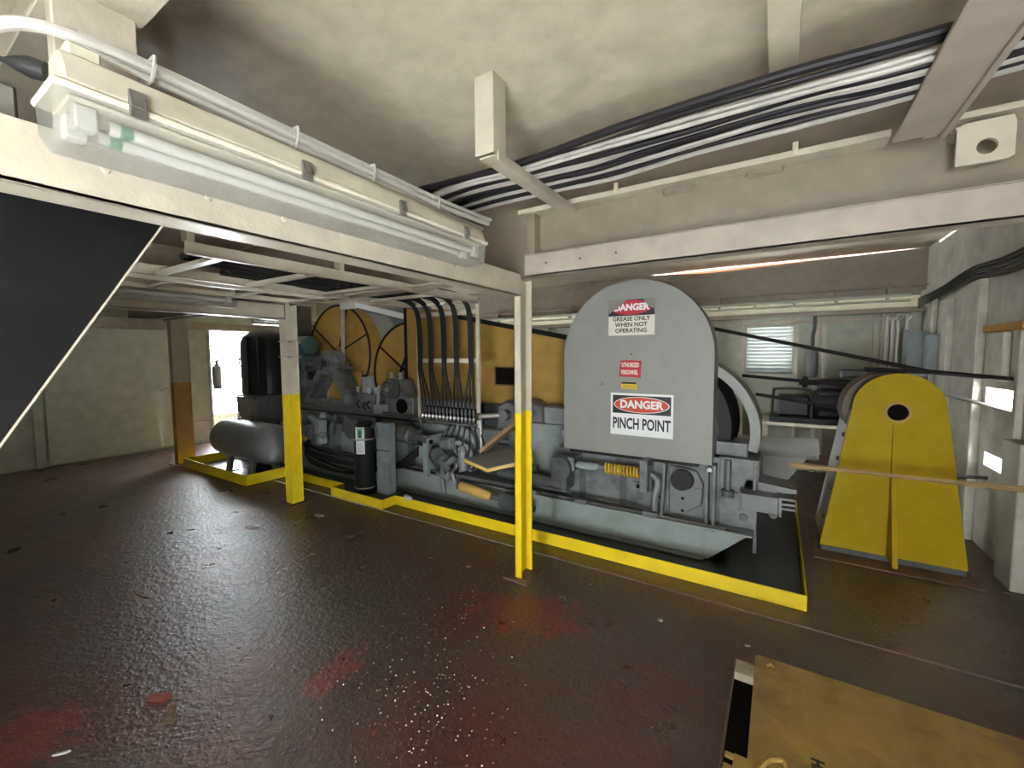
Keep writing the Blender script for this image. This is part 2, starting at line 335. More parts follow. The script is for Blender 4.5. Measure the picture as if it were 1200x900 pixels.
# right wall with small openings, plus an unseen low one added for side light
RH = [(4.48, 5.01, 1.175, 1.325), (4.43, 4.96, 0.69, 0.80), (5.45, 5.52, 1.0, 1.40), (5.5, 6.5, 2.812, 2.842), (-2.9, -1.5, 0.1, 1.3)]
wr = struct(wall_cells(0, XR, XR+0.1, YF, YB, 0, ZC, RH), 'wall_right', 'wallr')
for y0, y1, z0, z1, d in ((4.10, 4.36, 0.0, 1.0, 0.09), (5.08, 5.34, 0, 2.22, 0.06), (5.88, 6.07, 0, 2.15, 0.05), (6.4, 6.52, 0, 2.2, 0.05)):
    MB().box(XR-d, XR, y0, y1, z0, z1).build('stud', 'wallr', wr, 0.006)
MB().box(XR-0.04, XR, 4.36, 4.42, 0, 1.76).box(XR-0.05, XR, 4.60, 4.78, 1.42, 1.76).build('stud', 'wallr', wr, 0.006)
MB().box(XR-0.09, XR, 4.2, 4.84, 1.765, 1.815).build('shelf_angle', 'ochre2', wr, 0.003)
MB().box(XR-0.05, XR, 3.0, 6.9, 2.26, 2.34).build('girder_flange', 'wallr', wr, 0.004)
MB().box(XR-0.12, XR, 6.15, 6.3, 1.4, 1.8).build('junction_box', 'lgray', wr, 0.005)

# wall behind the camera: its unseen opening is added for frontal light
struct(wall_cells(1, YF-0.1, YF, XL-0.1, XR+0.1, 0, ZC, [(-0.35, 0.75, 0.02, 1.7)]), 'wall_front', 'wall')

struct(MB().box(-2.5, -2.4, YF, -1.0, 0, ZC), 'wall_light_block', 'wall')  # unseen wall added to keep the rear light off the left bay

# beams
def beam_along_y(x, y0, y1, name, zb=2.005):
    b = struct(MB().box(x-0.12, x, y0, y1, zb, zb+0.012).box(x-0.012, x, y0, y1, zb, zb+0.148).box(x-0.12, x-0.012, y0, y1, zb+0.136, zb+0.148), name, 'white', 0.002)
    y = y1-0.22
    while y > max(y0, -0.2):
        MB().cyl((x-0.001, y, zb+0.085), (x+0.008, y, zb+0.085), 0.011, 0.008, n=8).build('rivet', 'white', b); y -= 0.235
    return b
beam_along_y(-1.50, YF, 2.50, 'beam_near')
beam_along_y(-4.40, YF, 2.52, 'beam_middle', 1.995)
beam_along_y(-7.50, YF, 2.52, 'beam_far', 1.995)
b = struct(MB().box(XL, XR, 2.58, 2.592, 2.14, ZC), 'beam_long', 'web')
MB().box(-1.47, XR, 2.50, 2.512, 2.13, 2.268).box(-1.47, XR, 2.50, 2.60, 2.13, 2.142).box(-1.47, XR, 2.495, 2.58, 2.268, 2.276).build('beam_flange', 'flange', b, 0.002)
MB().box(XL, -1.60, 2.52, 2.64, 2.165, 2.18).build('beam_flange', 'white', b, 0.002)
for px, py in ((640, 308), (680, 303), (722, 296)):
    p = at(px, py, 1, 2.5); MB().cyl((p.x, 2.5, p.z), (p.x, 2.494, p.z), 0.007, n=8).build('rivet', 'dgray', b)
for x in (-1.42,):
    MB().box(x-0.03, x+0.03, 2.50, 2.58, 2.276, 2.54).build('stiffener', 'web', b, 0.003)
for px, py in ((795, 221), (896, 199)):
    p = at(px, py, 1, 2.56); MB().box(p.x-0.085, p.x+0.085, 2.545, 2.58, p.z-0.025, p.z+0.025).build('pad', 'web', b, 0.012)
MB().box(-1.50, 0.38, 2.47, 2.60, 2.535, 2.545).box(-1.50, 0.38, 2.465, 2.472, 2.535, 2.565).box(0.5, XR, 2.45, 2.59, 2.535, 2.56).build('tray_angle', 'white', b, 0.002)
MB().cyl((-1.5, 2.54, 2.575), (0.36, 2.54, 2.575), 0.014, n=8).build('tray_pipe', 'rust', b)
for px in (722, 932):
    p = at(px, 225 if px < 800 else 172, 1, 2.47); MB().box(p.x-0.012, p.x+0.012, 2.46, 2.475, 2.545, 2.60).build('clip', 'cream', b, 0.002)
j = struct(MB().box(XL, XR, 0.405, 0.42, 2.55, ZC).box(XL, XR, 0.33, 0.52, 2.535, 2.55), 'beam_cross', 'white', 0.003)
jb = thing('junction_box', 'dark green-grey box at the upper left end of the near light', 'junction box', (-1.75, 0.2, 2.16))
MB().box(-1.85, -1.62, 0.12, 0.275, 2.16, 2.275).build('body', 'dgray', jb, 0.006)
MB().box(-1.62, -1.612, 0.125, 0.27, 2.17, 2.265).build('lid', 'tape', jb, 0.003)
MB().box(-1.60, -1.55, 0.33, 0.50, 2.15, 2.54).build('gusset', 'white', j, 0.004)
struct(MB().box(-0.07, 0.03, YF, 2.58, 2.73, ZC), 'beam_ceiling', 'ceil', 0.003)
struct(MB().box(-5.9, -5.8, YF, 2.55, 2.5, ZC), 'beam_ceiling_middle', 'ceil', 0.003)

# ================================================================== POSTS
def post(name, label, x, y0, y1, w, channel, ymat, zt, zy=1.2, plate='rust'):
    t = thing(name, label, 'post', (x, (y0+y1)/2, 0), 'row of steel posts')
    for z0, z1, m, nm in ((0.012, zy, ymat, 'painted_base'), (zy, zt, 'white', 'upper_shaft')):
        mb = MB()
        if channel:
            mb.box(x-w, x-w+0.008, y0, y1, z0, z1).box(x-w, x, y0, y0+0.01, z0, z1).box(x-w, x, y1-0.01, y1, z0, z1)
        else:
            mb.box(x-w, x, y0, y0+0.012, z0, z1).box(x-w, x, y1-0.012, y1, z0, z1).box(x-0.02, x-0.008, y0, y1, z0, z1)
        mb.build(nm, m, t, 0.0015)
    MB().box(x-w-0.07, x+0.07, y0-0.05, y1+0.05, 0, 0.012).build('base_plate', plate, t, 0.002)
    return t
post('steel_post', 'white over yellow steel channel post standing on the open floor in front of the winch', -1.505, 2.505, 2.66, 0.055, True, 'yellow', 2.13)
p1 = post('steel_post', 'white over yellow steel post with two clamp bands beside the grey air tank', -4.40, 2.53, 2.655, 0.13, False, 'yellow', 2.165)
for z in (1.60, 1.76):
    MB().box(-4.54, -4.39, 2.515, 2.67, z, z+0.012).cyl((-4.385, 2.55, z), (-4.37, 2.55, z), 0.015, n=8).cyl((-4.385, 2.66, z), (-4.37, 2.66, z), 0.018, n=8).build('clamp_band', 'metal', p1)
post('steel_post', 'grey over faded orange steel post close to the left wall and doorway', -7.50, 2.60, 2.82, 0.12, False, 'ochre2', 2.165, 1.23)

# ================================================================== DRIP TRAYS
tr = thing('drip_tray', 'black oily drip tray with yellow painted curb under the winch', 'drip tray', (-2.0, 4.4, 0))
CT = 0.105
MB().box(-5.54, 0.19, 3.12, 5.75, 0.005, 0.012).box(-4.32, -3.46, 2.945, 3.12, 0.005, 0.012).build('tray_floor', 'oil', tr)
for x0, x1, y0, y1 in ((-3.46, 0.195, 3.11, 3.12), (-3.468, -3.458, 2.94, 3.12), (-4.32, -3.458, 2.935, 2.945), (-4.325, -4.315, 2.935, 3.11),
                       (-5.54, -4.32, 3.10, 3.11), (0.185, 0.197, 3.12, 5.75), (-5.54, 0.19, 5.75, 5.76)):
    MB().box(x0, x1, y0, y1, 0.004, CT).build('curb_plate', 'yellow', tr, 0.002)
tr2 = thing('drip_tray', 'smaller yellow curbed drip tray holding the grey air tank', 'drip tray', (-6.4, 3.2, 0))
MB().box(-7.30, -5.55, 2.61, 4.4, 0.005, 0.010).build('tray_floor', 'oil', tr2)
for x0, x1, y0, y1 in ((-7.31, -5.545, 2.60, 2.61), (-5.555, -5.545, 2.60, 3.10), (-7.31, -7.30, 2.60, 4.4), (-7.31, -5.555, 4.4, 4.41)):
    MB().box(x0, x1, y0, y1, 0.004, CT+0.03).build('curb_plate', 'yellow', tr2, 0.002)

# ================================================================== WINCH
WN = thing('winch', 'long grey hoisting winch with ochre gear guards standing in the yellow curbed tray', 'winch', (-3.0, 4.2, 0.012))
def wp(mb, name, m, parent=None, bevel=0.004, label=None):
    o = mb.build(name, m, parent or WN, bevel)
    if label: o['label'] = label
    return o
# skid: channel shaped base with chamfered right end
sk = wp(MB().prism([(-6.6, 0.012), (-0.42, 0.012), (-0.12, 0.28), (-6.6, 0.28)], 3.52, 3.56).box(-6.6, -0.12, 3.45, 3.60, 0.268, 0.285).prism([(-6.6, 0.012), (-0.46, 0.012), (-0.44, 0.03), (-6.6, 0.03)], 3.46, 3.52), 'skid_beam', 'skid')
wp(MB().prism([(-6.6, 0.012), (-0.42, 0.012), (-0.12, 0.28), (-6.6, 0.28)], 4.85, 4.9), 'skid_beam', 'skid')
wp(MB().box(-6.5, -0.3, 3.56, 4.85, 0.2, 0.27), 'deck_plate', 'dgray')
MB().tube([(-4.0, 3.47, 0.31), (-2.8, 3.46, 0.30), (-1.5, 3.45, 0.33), (-0.7, 3.46, 0.31), (-0.14, 3.48, 0.27)], 0.013, 8).build('pipe', 'grease', sk)
MB().tube([(-4.0, 3.45, 0.335), (-2.6, 3.45, 0.325), (-1.4, 3.44, 0.315), (-0.3, 3.46, 0.30)], 0.009, 6).build('pipe', 'metal', sk)
for x in (-1.45, -0.85, -1.95, -3.1):
    MB().box(x-0.06, x+0.06, 3.425, 3.47, 0.285, 0.33).build('pipe_clamp', 'gray', sk, 0.006)
# main frame plates
wp(MB().box(-6.35, -3.62, 3.70, 3.74, 0.28, 0.86).box(-6.35, -3.62, 3.74, 4.6, 0.80, 0.86), 'frame_plate', 'lgray')
wp(MB().box(-3.62, -2.35, 3.72, 3.76, 0.28, 0.80).box(-3.62, -2.35, 3.76, 4.5, 0.76, 0.80), 'frame_plate', 'lgray')
wp(MB().box(-2.35, -1.62, 3.66, 3.70, 0.28, 0.93).box(-2.35, -1.62, 3.70, 4.5, 0.88, 0.93), 'frame_plate', 'lgray')
wp(MB().box(-1.62, -0.10, 3.60, 3.64, 0.28, 0.80).box(-0.14, -0.10, 3.64, 4.7, 0.28, 0.62), 'frame_plate', 'gray')
wp(MB().box(-1.75, -0.36, 3.64, 4.4, 0.72, 0.76), 'deck_plate', 'dgray')
rl = wp(MB().box(-6.4, -3.35, 3.56, 3.74, 0.86, 0.885).cyl((-6.4, 3.57, 0.905), (-3.35, 3.57, 0.905), 0.012, n=8), 'edge_rail', 'dgray')
wp(MB().cyl((-6.3, 3.54, 0.85), (-3.4, 3.54, 0.85), 0.014, n=8), 'pipe', 'grease')
for x in (-5.9, -5.2, -4.35, -3.75):
    wp(MB().box(x-0.02, x+0.02, 3.60, 3.70, 0.28, 0.86), 'rib', 'gray')

# ---- gear wheel guards
def wheel_guard(cx, cz, r, y, a0, a1, spokes, name):
    n = 40; pts = [(cx+r*math.cos(a0+(a1-a0)*i/n), cz+r*math.sin(a0+(a1-a0)*i/n)) for i in range(n+1)]
    g = wp(MB().prism(pts, y, y+0.22), name, 'ochre', bevel=0)
    MB().tube([(px, y-0.004, pz) for px, pz in pts], 0.017, 6, 1).build('edge_trim', 'grease', g)
    if (a1-a0) < 2*PI-0.01:
        MB().tube([(pts[0][0], y-0.004, pts[0][1]), (pts[-1][0], y-0.004, pts[-1][1])], 0.017, 6, 1).build('edge_trim', 'grease', g)
    for a in spokes:
        MB().bar((cx+0.1*math.cos(a), y-0.005, cz+0.1*math.sin(a)), (cx+r*math.cos(a), y-0.005, cz+r*math.sin(a)), 0.02, 0.025, (0, 1, 0)).build('divider', 'grease', g)
    return g
wp(MB().prism([(-6.7, 0.86), (-4.2, 0.86), (-4.2, 2.30), (-5.3, 2.36), (-6.0, 2.45), (-6.7, 2.2)], 4.50, 4.54), 'bulkhead', 'gray', bevel=0)
wp(MB().prism([(-5.45, 0.86), (-4.75, 0.86), (-4.75, 1.9), (-5.0, 2.2), (-5.6, 2.3)], 4.44, 4.48), 'guard_plate', 'cover', bevel=0)
wp(MB().box(-6.56, -6.53, 3.92, 4.19, 0.3, 2.42), 'end_light_block', 'dgray')  # end plate added and shaped to block doorway light from the wheel guard
g1 = wheel_guard(-5.86, 1.66, 0.74, 4.2, -0.48, PI*1.22, (0.38, 1.25, 2.55), 'wheel_guard')
for x, z in ((-5.5, 2.05), (-5.7, 2.0)): MB().cyl((x, 4.2, z), (x, 4.17, z), 0.03, n=10).build('bolt', 'metal', g1)
g2 = wheel_guard(-4.22, 1.36, 0.69, 4.1, PI*0.42, PI*1.27, (2.55,), 'wheel_guard')
MB().ring([(-4.78, 1.02), (-4.45, 1.02), (-4.45, 1.48), (-4.78, 1.48)], [(-4.76, 1.04), (-4.47, 1.04), (-4.47, 1.46), (-4.76, 1.46)], 4.085, 4.1).build('mesh_panel_frame', 'ochre', g2)
lg = wp(MB().prism([(-4.16, 1.05), (-0.9, 1.05), (-0.9, 1.58), (-1.87, 1.79), (-3.2, 2.055), (-3.3, 2.16), (-4.16, 2.22)], 4.0, 4.28), 'long_guard', 'ochre', bevel=0)
MB().bar((-3.3, 3.99, 2.075), (-0.9, 3.99, 1.60), 0.05, 0.04, (0, 1, 0)).build('edge_trim', 'grease', lg)
MB().bar((-4.16, 3.99, 1.03), (-4.16, 3.99, 2.23), 0.03, 0.03, (0, 1, 0)).build('edge_trim', 'grease', lg)
MB().bar((-4.2, 3.985, 1.02), (-0.9, 3.985, 1.02), 0.07, 0.03, (0, 1, 0)).build('edge_trim', 'dgray', lg)
MB().box(-2.73, -2.47, 3.992, 4.01, 1.28, 1.465).build('inspection_opening', 'dark', lg)
MB().ring([(-2.745, 1.265), (-2.455, 1.265), (-2.455, 1.48), (-2.745, 1.48)], [(-2.73, 1.28), (-2.47, 1.28), (-2.47, 1.465), (-2.73, 1.465)], 3.985, 4.0).build('opening_rim', 'rust', lg)
wp(MB().box(-4.16, -0.9, 3.95, 4.3, 0.80, 1.05), 'guard_base', 'dgray')

# ---- left pedestal: trapezoid bearing stand
def quad_ring(o, i, y0, y1): return MB().ring(o, i, y0, y1)
ped = wp(quad_ring([(-6.12, 0.885), (-4.90, 0.885), (-5.28, 1.42), (-5.72, 1.42)], [(-5.90, 0.98), (-5.12, 0.98), (-5.40, 1.34), (-5.62, 1.34)], 3.72, 3.98), 'bearing_pedestal', 'gray', bevel=0.01)
MB().box(-5.80, -5.22, 3.70, 3.99, 1.42, 1.46).build('pedestal_cap', 'gray', ped, 0.006)
MB().box(-5.86, -5.1, 4.0, 4.02, 0.95, 1.38).build('back_plate', 'ochre', ped)
hb = wp(MB().box(-5.74, -5.30, 3.74, 3.97, 1.46, 1.52).cyl((-5.52, 3.74, 1.56), (-5.52, 3.97, 1.56), 0.13, n=22), 'bearing_cap', 'gray')
for x in (-5.70, -5.60, -5.44, -5.34): MB().cyl((x, 3.80, 1.52), (x, 3.80, 1.61), 0.028, n=8).build('bolt', 'lgray', hb)
MB().cyl((-5.62, 3.66, 1.50), (-5.62, 3.74, 1.50), 0.10, n=18).build('shaft_end', 'dgray', hb)
MB().bar((-5.95, 3.68, 1.50), (-5.65, 3.68, 1.50), 0.04, 0.05).bar((-5.93, 3.68, 1.22), (-5.93, 3.68, 1.5), 0.03, 0.05).box(-6.0, -5.82, 3.64, 3.74, 1.16, 1.26).build('lever', 'gray', hb, 0.004)
wp(MB().bar((-5.12, 3.9, 0.95), (-5.42, 3.9, 1.36), 0.06, 0.05, (0, 1, 0)), 'brace', 'gray')
# bearing block with four cap bolts
bb = wp(MB().box(-4.98, -4.40, 3.64, 4.0, 0.885, 1.0).box(-4.86, -4.44, 3.68, 4.0, 1.0, 1.1), 'bearing_block', 'gray', bevel=0.008)
MB().lathe((-4.86, 3.58, 1.03), (-4.86, 3.70, 1.03), [(0, 0.06), (0, 0.11), (0.04, 0.12), (0.12, 0.12)], 20).build('seal_ring', 'dgray', bb)
MB().cyl((-4.86, 3.57, 1.03), (-4.86, 3.6, 1.03), 0.065, n=16).build('shaft_end', 'gray', bb)
for x in (-4.88, -4.66, -4.50): MB().cyl((x, 3.78, 1.1), (x, 3.78, 1.19), 0.035, n=6).build('bolt', 'lgray', bb)
for x, z in ((-4.62, 0.93), (-4.5, 0.91), (-4.42, 0.93)): MB().tube([(x, 3.60, z), (x-0.03, 3.57, z+0.05), (x+0.03, 3.56, z+0.1)], 0.012, 6).build('grease_line', 'grease', bb)
# pillow block
pb = wp(MB().prism([(-4.34, 0.885), (-3.72, 0.885), (-3.72, 1.1), (-3.86, 1.12), (-3.95, 1.30), (-4.12, 1.33), (-4.2, 1.25), (-4.22, 1.0)], 3.66, 3.9), 'pillow_block', 'gray', bevel=0.01)
MB().lathe((-4.05, 3.56, 1.20), (-4.05, 3.7, 1.20), [(0, 0.05), (0.0, 0.10), (0.05, 0.11), (0.05, 0.13), (0.14, 0.13)], 22).build('shaft_flange', 'dgray', pb)
MB().lathe((-4.05, 3.48, 1.20), (-4.05, 3.6, 1.20), [(0, 0.03), (0.0, 0.045), (0.05, 0.045), (0.05, 0.07), (0.12, 0.07)], 18).build('shaft_end', 'metal', pb)
MB().bar((-4.24, 3.56, 0.9), (-4.20, 3.56, 1.24), 0.03, 0.03).box(-4.3, -4.14, 3.55, 3.65, 0.885, 1.0).build('lever', 'lgray', pb, 0.004)
MB().cyl((-3.9, 3.64, 0.99), (-3.9, 3.67, 0.99), 0.09, n=20).build('bore', 'dark', pb)
for x in (-4.18, -4.02): MB().cyl((x, 3.75, 1.3), (x, 3.75, 1.4), 0.028, n=6).build('bolt', 'lgray', pb)
# right bearing with crank and ball
rb = wp(MB().prism([(-2.55, 0.8), (-1.98, 0.8), (-2.0, 1.08), (-2.12, 1.14), (-2.42, 1.14), (-2.5, 1.05)], 3.72, 3.95), 'pillow_block', 'gray', bevel=0.01)
MB().lathe((-2.33, 3.52, 1.0), (-2.33, 3.72, 1.0), [(0, 0.04), (0.0, 0.055), (0.09, 0.055), (0.09, 0.12), (0.13, 0.14), (0.2, 0.14)], 22).build('shaft_flange', 'silver', rb)
MB().lathe((-2.57, 3.42, 0.98), (-2.57, 3.50, 0.98), [(0, 0.02), (0.02, 0.04), (0.06, 0.04), (0.08, 0.02)], 14).build('ball_knob', 'metal', rb)
MB().cyl((-2.57, 3.46, 0.98), (-2.35, 3.56, 1.0), 0.03, n=10).cyl((-2.56, 3.46, 0.98), (-2.55, 3.46, 0.62), 0.016, n=8).build('crank', 'metal', rb)
MB().lathe((-2.62, 3.46, 0.58), (-2.40, 3.46, 0.50), [(0, 0.03), (0.04, 0.06), (0.12, 0.06), (0.2, 0.03)], 14).build('clevis', 'gray', rb)
for k in range(4): MB().box(-2.5, -2.22, 3.66, 3.74, 0.66+k*0.05, 0.68+k*0.05).build('fin', 'dgray', rb)
wp(MB().prism([(-1.95, 0.93), (-1.66, 0.93), (-1.66, 1.05), (-1.74, 1.10), (-1.95, 1.10)], 3.68, 3.9), 'bearing_cap', 'lgray', bevel=0.01)
wp(MB().box(-1.70, -1.60, 3.55, 3.7, 0.85, 0.92).box(-1.64, -1.58, 3.62, 3.68, 0.92, 1.12), 'bracket', 'lgray')

# ---- left lower mechanism: brake cylinder, rods, hose loops
bc = wp(MB().lathe((-6.1, 3.42, 0.60), (-5.15, 3.42, 0.55), [(0, 0.06), (0.02, 0.09), (0.35, 0.09), (0.37, 0.06), (0.6, 0.06), (0.62, 0.1), (0.75, 0.1), (0.78, 0.05), (0.95, 0.05)], 20), 'brake_cylinder', 'gray', bevel=0)
MB().lathe((-5.78, 3.33, 0.51), (-5.40, 3.33, 0.48), [(0, 0.02), (0.02, 0.035), (0.34, 0.035), (0.37, 0.02)], 12).build('sleeve', 'grip', bc)
MB().box(-5.30, -5.18, 3.38, 3.5, 0.42, 0.75).bar((-5.25, 3.42, 0.72), (-5.45, 3.42, 0.78), 0.08, 0.07).build('yoke', 'lgray', bc, 0.012)
wp(MB().lathe((-5.6, 3.60, 0.78), (-5.0, 3.60, 0.72), [(0, 0.1), (0.25, 0.11), (0.3, 0.05), (0.45, 0.04), (0.6, 0.04)], 18), 'linkage', 'dgray', bevel=0)
wp(MB().bar((-5.05, 3.5, 0.55), (-4.98, 3.5, 0.82), 0.03, 0.05).bar((-4.86, 3.5, 0.62), (-4.75, 3.5, 0.82), 0.03, 0.05), 'lever', 'dgray')
wp(MB().lathe((-4.55, 3.38, 0.68), (-4.55, 3.70, 0.68), [(0, 0.05), (0, 0.12), (0.08, 0.13), (0.1, 0.08), (0.32, 0.08)], 20), 'valve_body', 'dgray', bevel=0)
for k in range(7):
    z = 0.14+0.035*k; y = 3.36-0.02*math.sin(k*1.7)
    hz = [(-5.7, 3.55, 0.40+0.01*k), (-5.45, y, z+0.06+0.02*math.sin(k)), (-4.9, y-0.04, z), (-4.35, y-0.03, z+0.03*math.cos(k*2)), (-4.0, 3.50, z+0.10)]
    wp(MB().tube(hz, 0.017, 8), 'hose_loop', 'rubber', bevel=0)
# upper coupling and belt-like hose bundle near the black cylinder
cp = wp(MB().lathe((-3.72, 3.44, 0.72), (-3.26, 3.44, 0.67), [(0, 0.05), (0.03, 0.10), (0.2, 0.105), (0.22, 0.09), (0.3, 0.09), (0.32, 0.05), (0.46, 0.05)], 20), 'coupling', 'dgray', bevel=0)
MB().lathe((-3.98, 3.42, 0.745), (-3.76, 3.43, 0.725), [(0, 0.03), (0.02, 0.045), (0.2, 0.045), (0.22, 0.03)], 12).build('sleeve', 'grip', cp)
for k in range(4):
    wp(MB().tube([(-3.30+0.02*k, 3.46, 0.66), (-3.5, 3.42+0.015*k, 0.5-0.015*k), (-3.7, 3.41+0.015*k, 0.36-0.015*k), (-3.95, 3.44, 0.28)], 0.02, 8), 'hose_loop', 'rubber', bevel=0)
wp(MB().box(-3.40, -3.34, 3.42, 3.50, 0.46, 0.60), 'pin_block', 'lgray')
wp(MB().box(-3.32, -3.26, 3.40, 3.72, 0.26, 0.72), 'rib', 'lgray')
# curved casting with elbow pipe
cs = wp(MB().prism([(-3.24, 0.28), (-2.75, 0.28), (-2.72, 0.6), (-2.80, 0.76), (-2.98, 0.86), (-3.16, 0.78), (-3.26, 0.6)], 3.60, 3.72), 'casting', 'lgray', bevel=0.015)
MB().tube([(-3.0, 3.50, 0.66), (-2.86, 3.46, 0.68), (-2.74, 3.48, 0.62), (-2.72, 3.5, 0.45), (-2.74, 3.55, 0.3)], 0.035, 10).build('elbow_pipe', 'lgray', cs)
MB().lathe((-3.08, 3.46, 0.66), (-2.88, 3.46, 0.67), [(0, 0.05), (0.02, 0.075), (0.14, 0.075), (0.16, 0.06), (0.2, 0.06)], 16).build('coupling', 'gray', cs)
MB().lathe((-2.78, 3.44, 0.40), (-2.78, 3.44, 0.66), [(0, 0.05), (0.2, 0.055), (0.26, 0.03)], 14).build('accumulator', 'silver', cs)
MB().lathe((-3.18, 3.42, 0.6), (-2.92, 3.40, 0.36), [(0, 0.03), (0.06, 0.09), (0.18, 0.10), (0.22, 0.06), (0.34, 0.06)], 16).build('actuator', 'dgray', cs)
MB().box(-3.04, -2.92, 3.36, 3.46, 0.28, 0.50).bar((-2.94, 3.38, 0.46), (-2.84, 3.38, 0.54), 0.06, 0.06).bar((-3.0, 3.36, 0.30), (-2.98, 3.36, 0.14), 0.05, 0.05).build('clevis', 'silver', cs, 0.01)
MB().tube([(-2.88, 3.40, 0.52), (-2.80, 3.36, 0.46), (-2.86, 3.36, 0.38), (-2.84, 3.38, 0.28)], 0.016, 8).build('elbow_pipe', 'metal', cs)
for k in range(7):
    x0 = -3.0+0.07*k
    wp(MB().tube([(x0, 3.52, 0.93), (x0+0.02, 3.46, 0.82), (x0-0.05+0.02*k, 3.44, 0.66), (-2.86+0.03*k, 3.46, 0.52-0.02*k), (-2.7+0.03*k, 3.58, 0.50)], 0.009, 6), 'hose_loop', 'rubber', bevel=0)
# lower long bracket with yellow handle sleeve and cylinder
lb = wp(MB().box(-2.80, -1.95, 3.34, 3.52, 0.365, 0.38).box(-2.80, -2.79, 3.34, 3.5, 0.22, 0.37).box(-2.80, -1.95, 3.345, 3.355, 0.345, 0.38), 'linkage_bracket', 'dgray')
MB().lathe((-2.74, 3.33, 0.27), (-2.34, 3.33, 0.225), [(0, 0.03), (0.02, 0.05), (0.36, 0.05), (0.40, 0.032)], 16).build('sleeve', 'grip', lb)
MB().lathe((-2.34, 3.33, 0.225), (-1.86, 3.33, 0.19), [(0, 0.025), (0.12, 0.025), (0.12, 0.07), (0.15, 0.085), (0.34, 0.085), (0.37, 0.04), (0.48, 0.03)], 18).build('air_cylinder', 'dgray', lb)
wp(MB().cyl((-2.3, 3.42, 0.46), (-1.62, 3.42, 0.44), 0.055, n=16).box(-1.72, -1.56, 3.38, 3.54, 0.40, 0.64).cyl((-2.0, 3.40, 0.56), (-1.86, 3.40, 0.56), 0.035, n=12), 'linkage', 'dgray')
hub = wp(MB().lathe((-1.62, 3.36, 0.60), (-1.62, 3.62, 0.60), [(0, 0.05), (0, 0.10), (0.1, 0.11), (0.12, 0.08), (0.26, 0.08)], 18), 'hub', 'dgray', bevel=0)
# ---- right front: spring rod, brackets, handle, plate
sp = wp(MB().cyl((-1.58, 3.42, 0.632), (-0.90, 3.42, 0.65), 0.018, n=10).box(-0.92, -0.86, 3.38, 3.6, 0.50, 0.76).box(-1.56, -1.5, 3.40, 3.6, 0.58, 0.70), 'spring_rod', 'gray', bevel=0.003)
MB().lathe((-1.48, 3.42, 0.635), (-1.28, 3.42, 0.64), [(0, 0.02), (0.01, 0.035), (0.18, 0.035), (0.2, 0.02)], 12).build('collar', 'lgray', sp)
co = [(-1.22+0.29*i/120, 3.42+0.038*math.cos(i/120*2*PI*11), 0.645+0.038*math.sin(i/120*2*PI*11)) for i in range(121)]
MB().tube(co, 0.010, 6, 1).build('coil_spring', 'spring', sp)
for x in (-1.50, -1.12): wp(MB().box(x-0.03, x+0.03, 3.585, 3.598, 0.288, 0.62), 'strap', 'dgray')
tp = wp(MB().box(-1.04, -0.80, 3.585, 3.598, 0.44, 0.52), 'bolt_plate', 'gray')
for x in (-0.985, -0.86): MB().cyl((x, 3.585, 0.48), (x, 3.578, 0.48), 0.017, n=12).build('bolt_hole', 'dark', tp)
wp(MB().tube([(-0.86, 3.50, 0.62), (-0.80, 3.48, 0.58), (-0.82, 3.47, 0.45), (-0.82, 3.47, 0.34)], 0.028, 8).tube([(-0.86, 3.50, 0.60), (-0.87, 3.50, 0.5)], 0.02, 8, 1), 'handle', 'silver', bevel=0, label='pale grey chipped brake handle')
wp(MB().bar((-0.76, 3.46, 0.30), (-0.74, 3.46, 0.74), 0.02, 0.04, (0, 1, 0)).bar((-0.78, 3.50, 0.42), (-0.90, 3.52, 0.56), 0.02, 0.03, (0, 1, 0)), 'flat_bar', 'silver')
hp = wp(MB().prism([(-0.72, 0.30), (-0.60, 0.33), (-0.48, 0.42), (-0.47, 0.58), (-0.52, 0.68), (-0.62, 0.70), (-0.73, 0.70)], 3.55, 3.60), 'hub_plate', 'silver', bevel=0.006)
MB().lathe((-0.62, 3.46, 0.62), (-0.62, 3.58, 0.60), [(0, 0.04), (0, 0.08), (0.1, 0.085), (0.12, 0.05)], 18).build('hub', 'grease', hp)
for x, z in ((-0.62, 0.45), (-0.62, 0.35)): MB().cyl((x, 3.55, z), (x, 3.545, z), 0.012, n=10).build('bolt_hole', 'dark', hp)
MB().cyl((-0.51, 3.54, 0.52), (-0.51, 3.56, 0.52), 0.03, n=14).build('boss', 'gray', hp)
for x in (-0.44, -0.39): wp(MB().box(x-0.012, x+0.012, 3.50, 3.62, 0.24, 0.76), 'rib', 'gray')
wp(MB().cyl((-0.42, 3.48, 0.725), (-0.42, 3.52, 0.725), 0.02, n=10), 'bolt', 'metal')
# right end box, tray feet, limit-switch box
eb = wp(MB().box(-0.36, -0.12, 3.62, 3.66, 0.56, 0.80).box(-0.37, -0.10, 3.58, 3.95, 0.80, 0.815).box(-0.135, -0.11, 3.58, 3.62, 0.50, 0.80).box(-0.36, -0.33, 3.58, 3.62, 0.56, 0.8), 'end_box', 'gray', bevel=0.004)
MB().cyl((-0.30, 3.56, 0.52), (-0.30, 3.56, 0.80), 0.022, n=10).cyl((-0.30, 3.56, 0.52), (-0.30, 3.56, 0.57), 0.045, n=12).build('lift_rod', 'dgray', eb)
for x, z in ((-0.24, 0.66), (-0.235, 0.60)): MB().cyl((x, 3.62, z), (x, 3.605, z), 0.012, n=8).build('bolt', 'metal', eb)
wp(MB().box(-0.36, -0.105, 3.585, 3.598, 0.286, 0.555).box(-0.125, -0.10, 3.60, 3.63, 0.10, 0.52), 'end_plate', 'gray')
for x, z, y in ((-0.19, 0.37, 3.6), (0.0, 0.42, 3.62)): wp(MB().cyl((x, y-0.02, z), (x, y, z), 0.03, n=14), 'bolt', 'dgray')
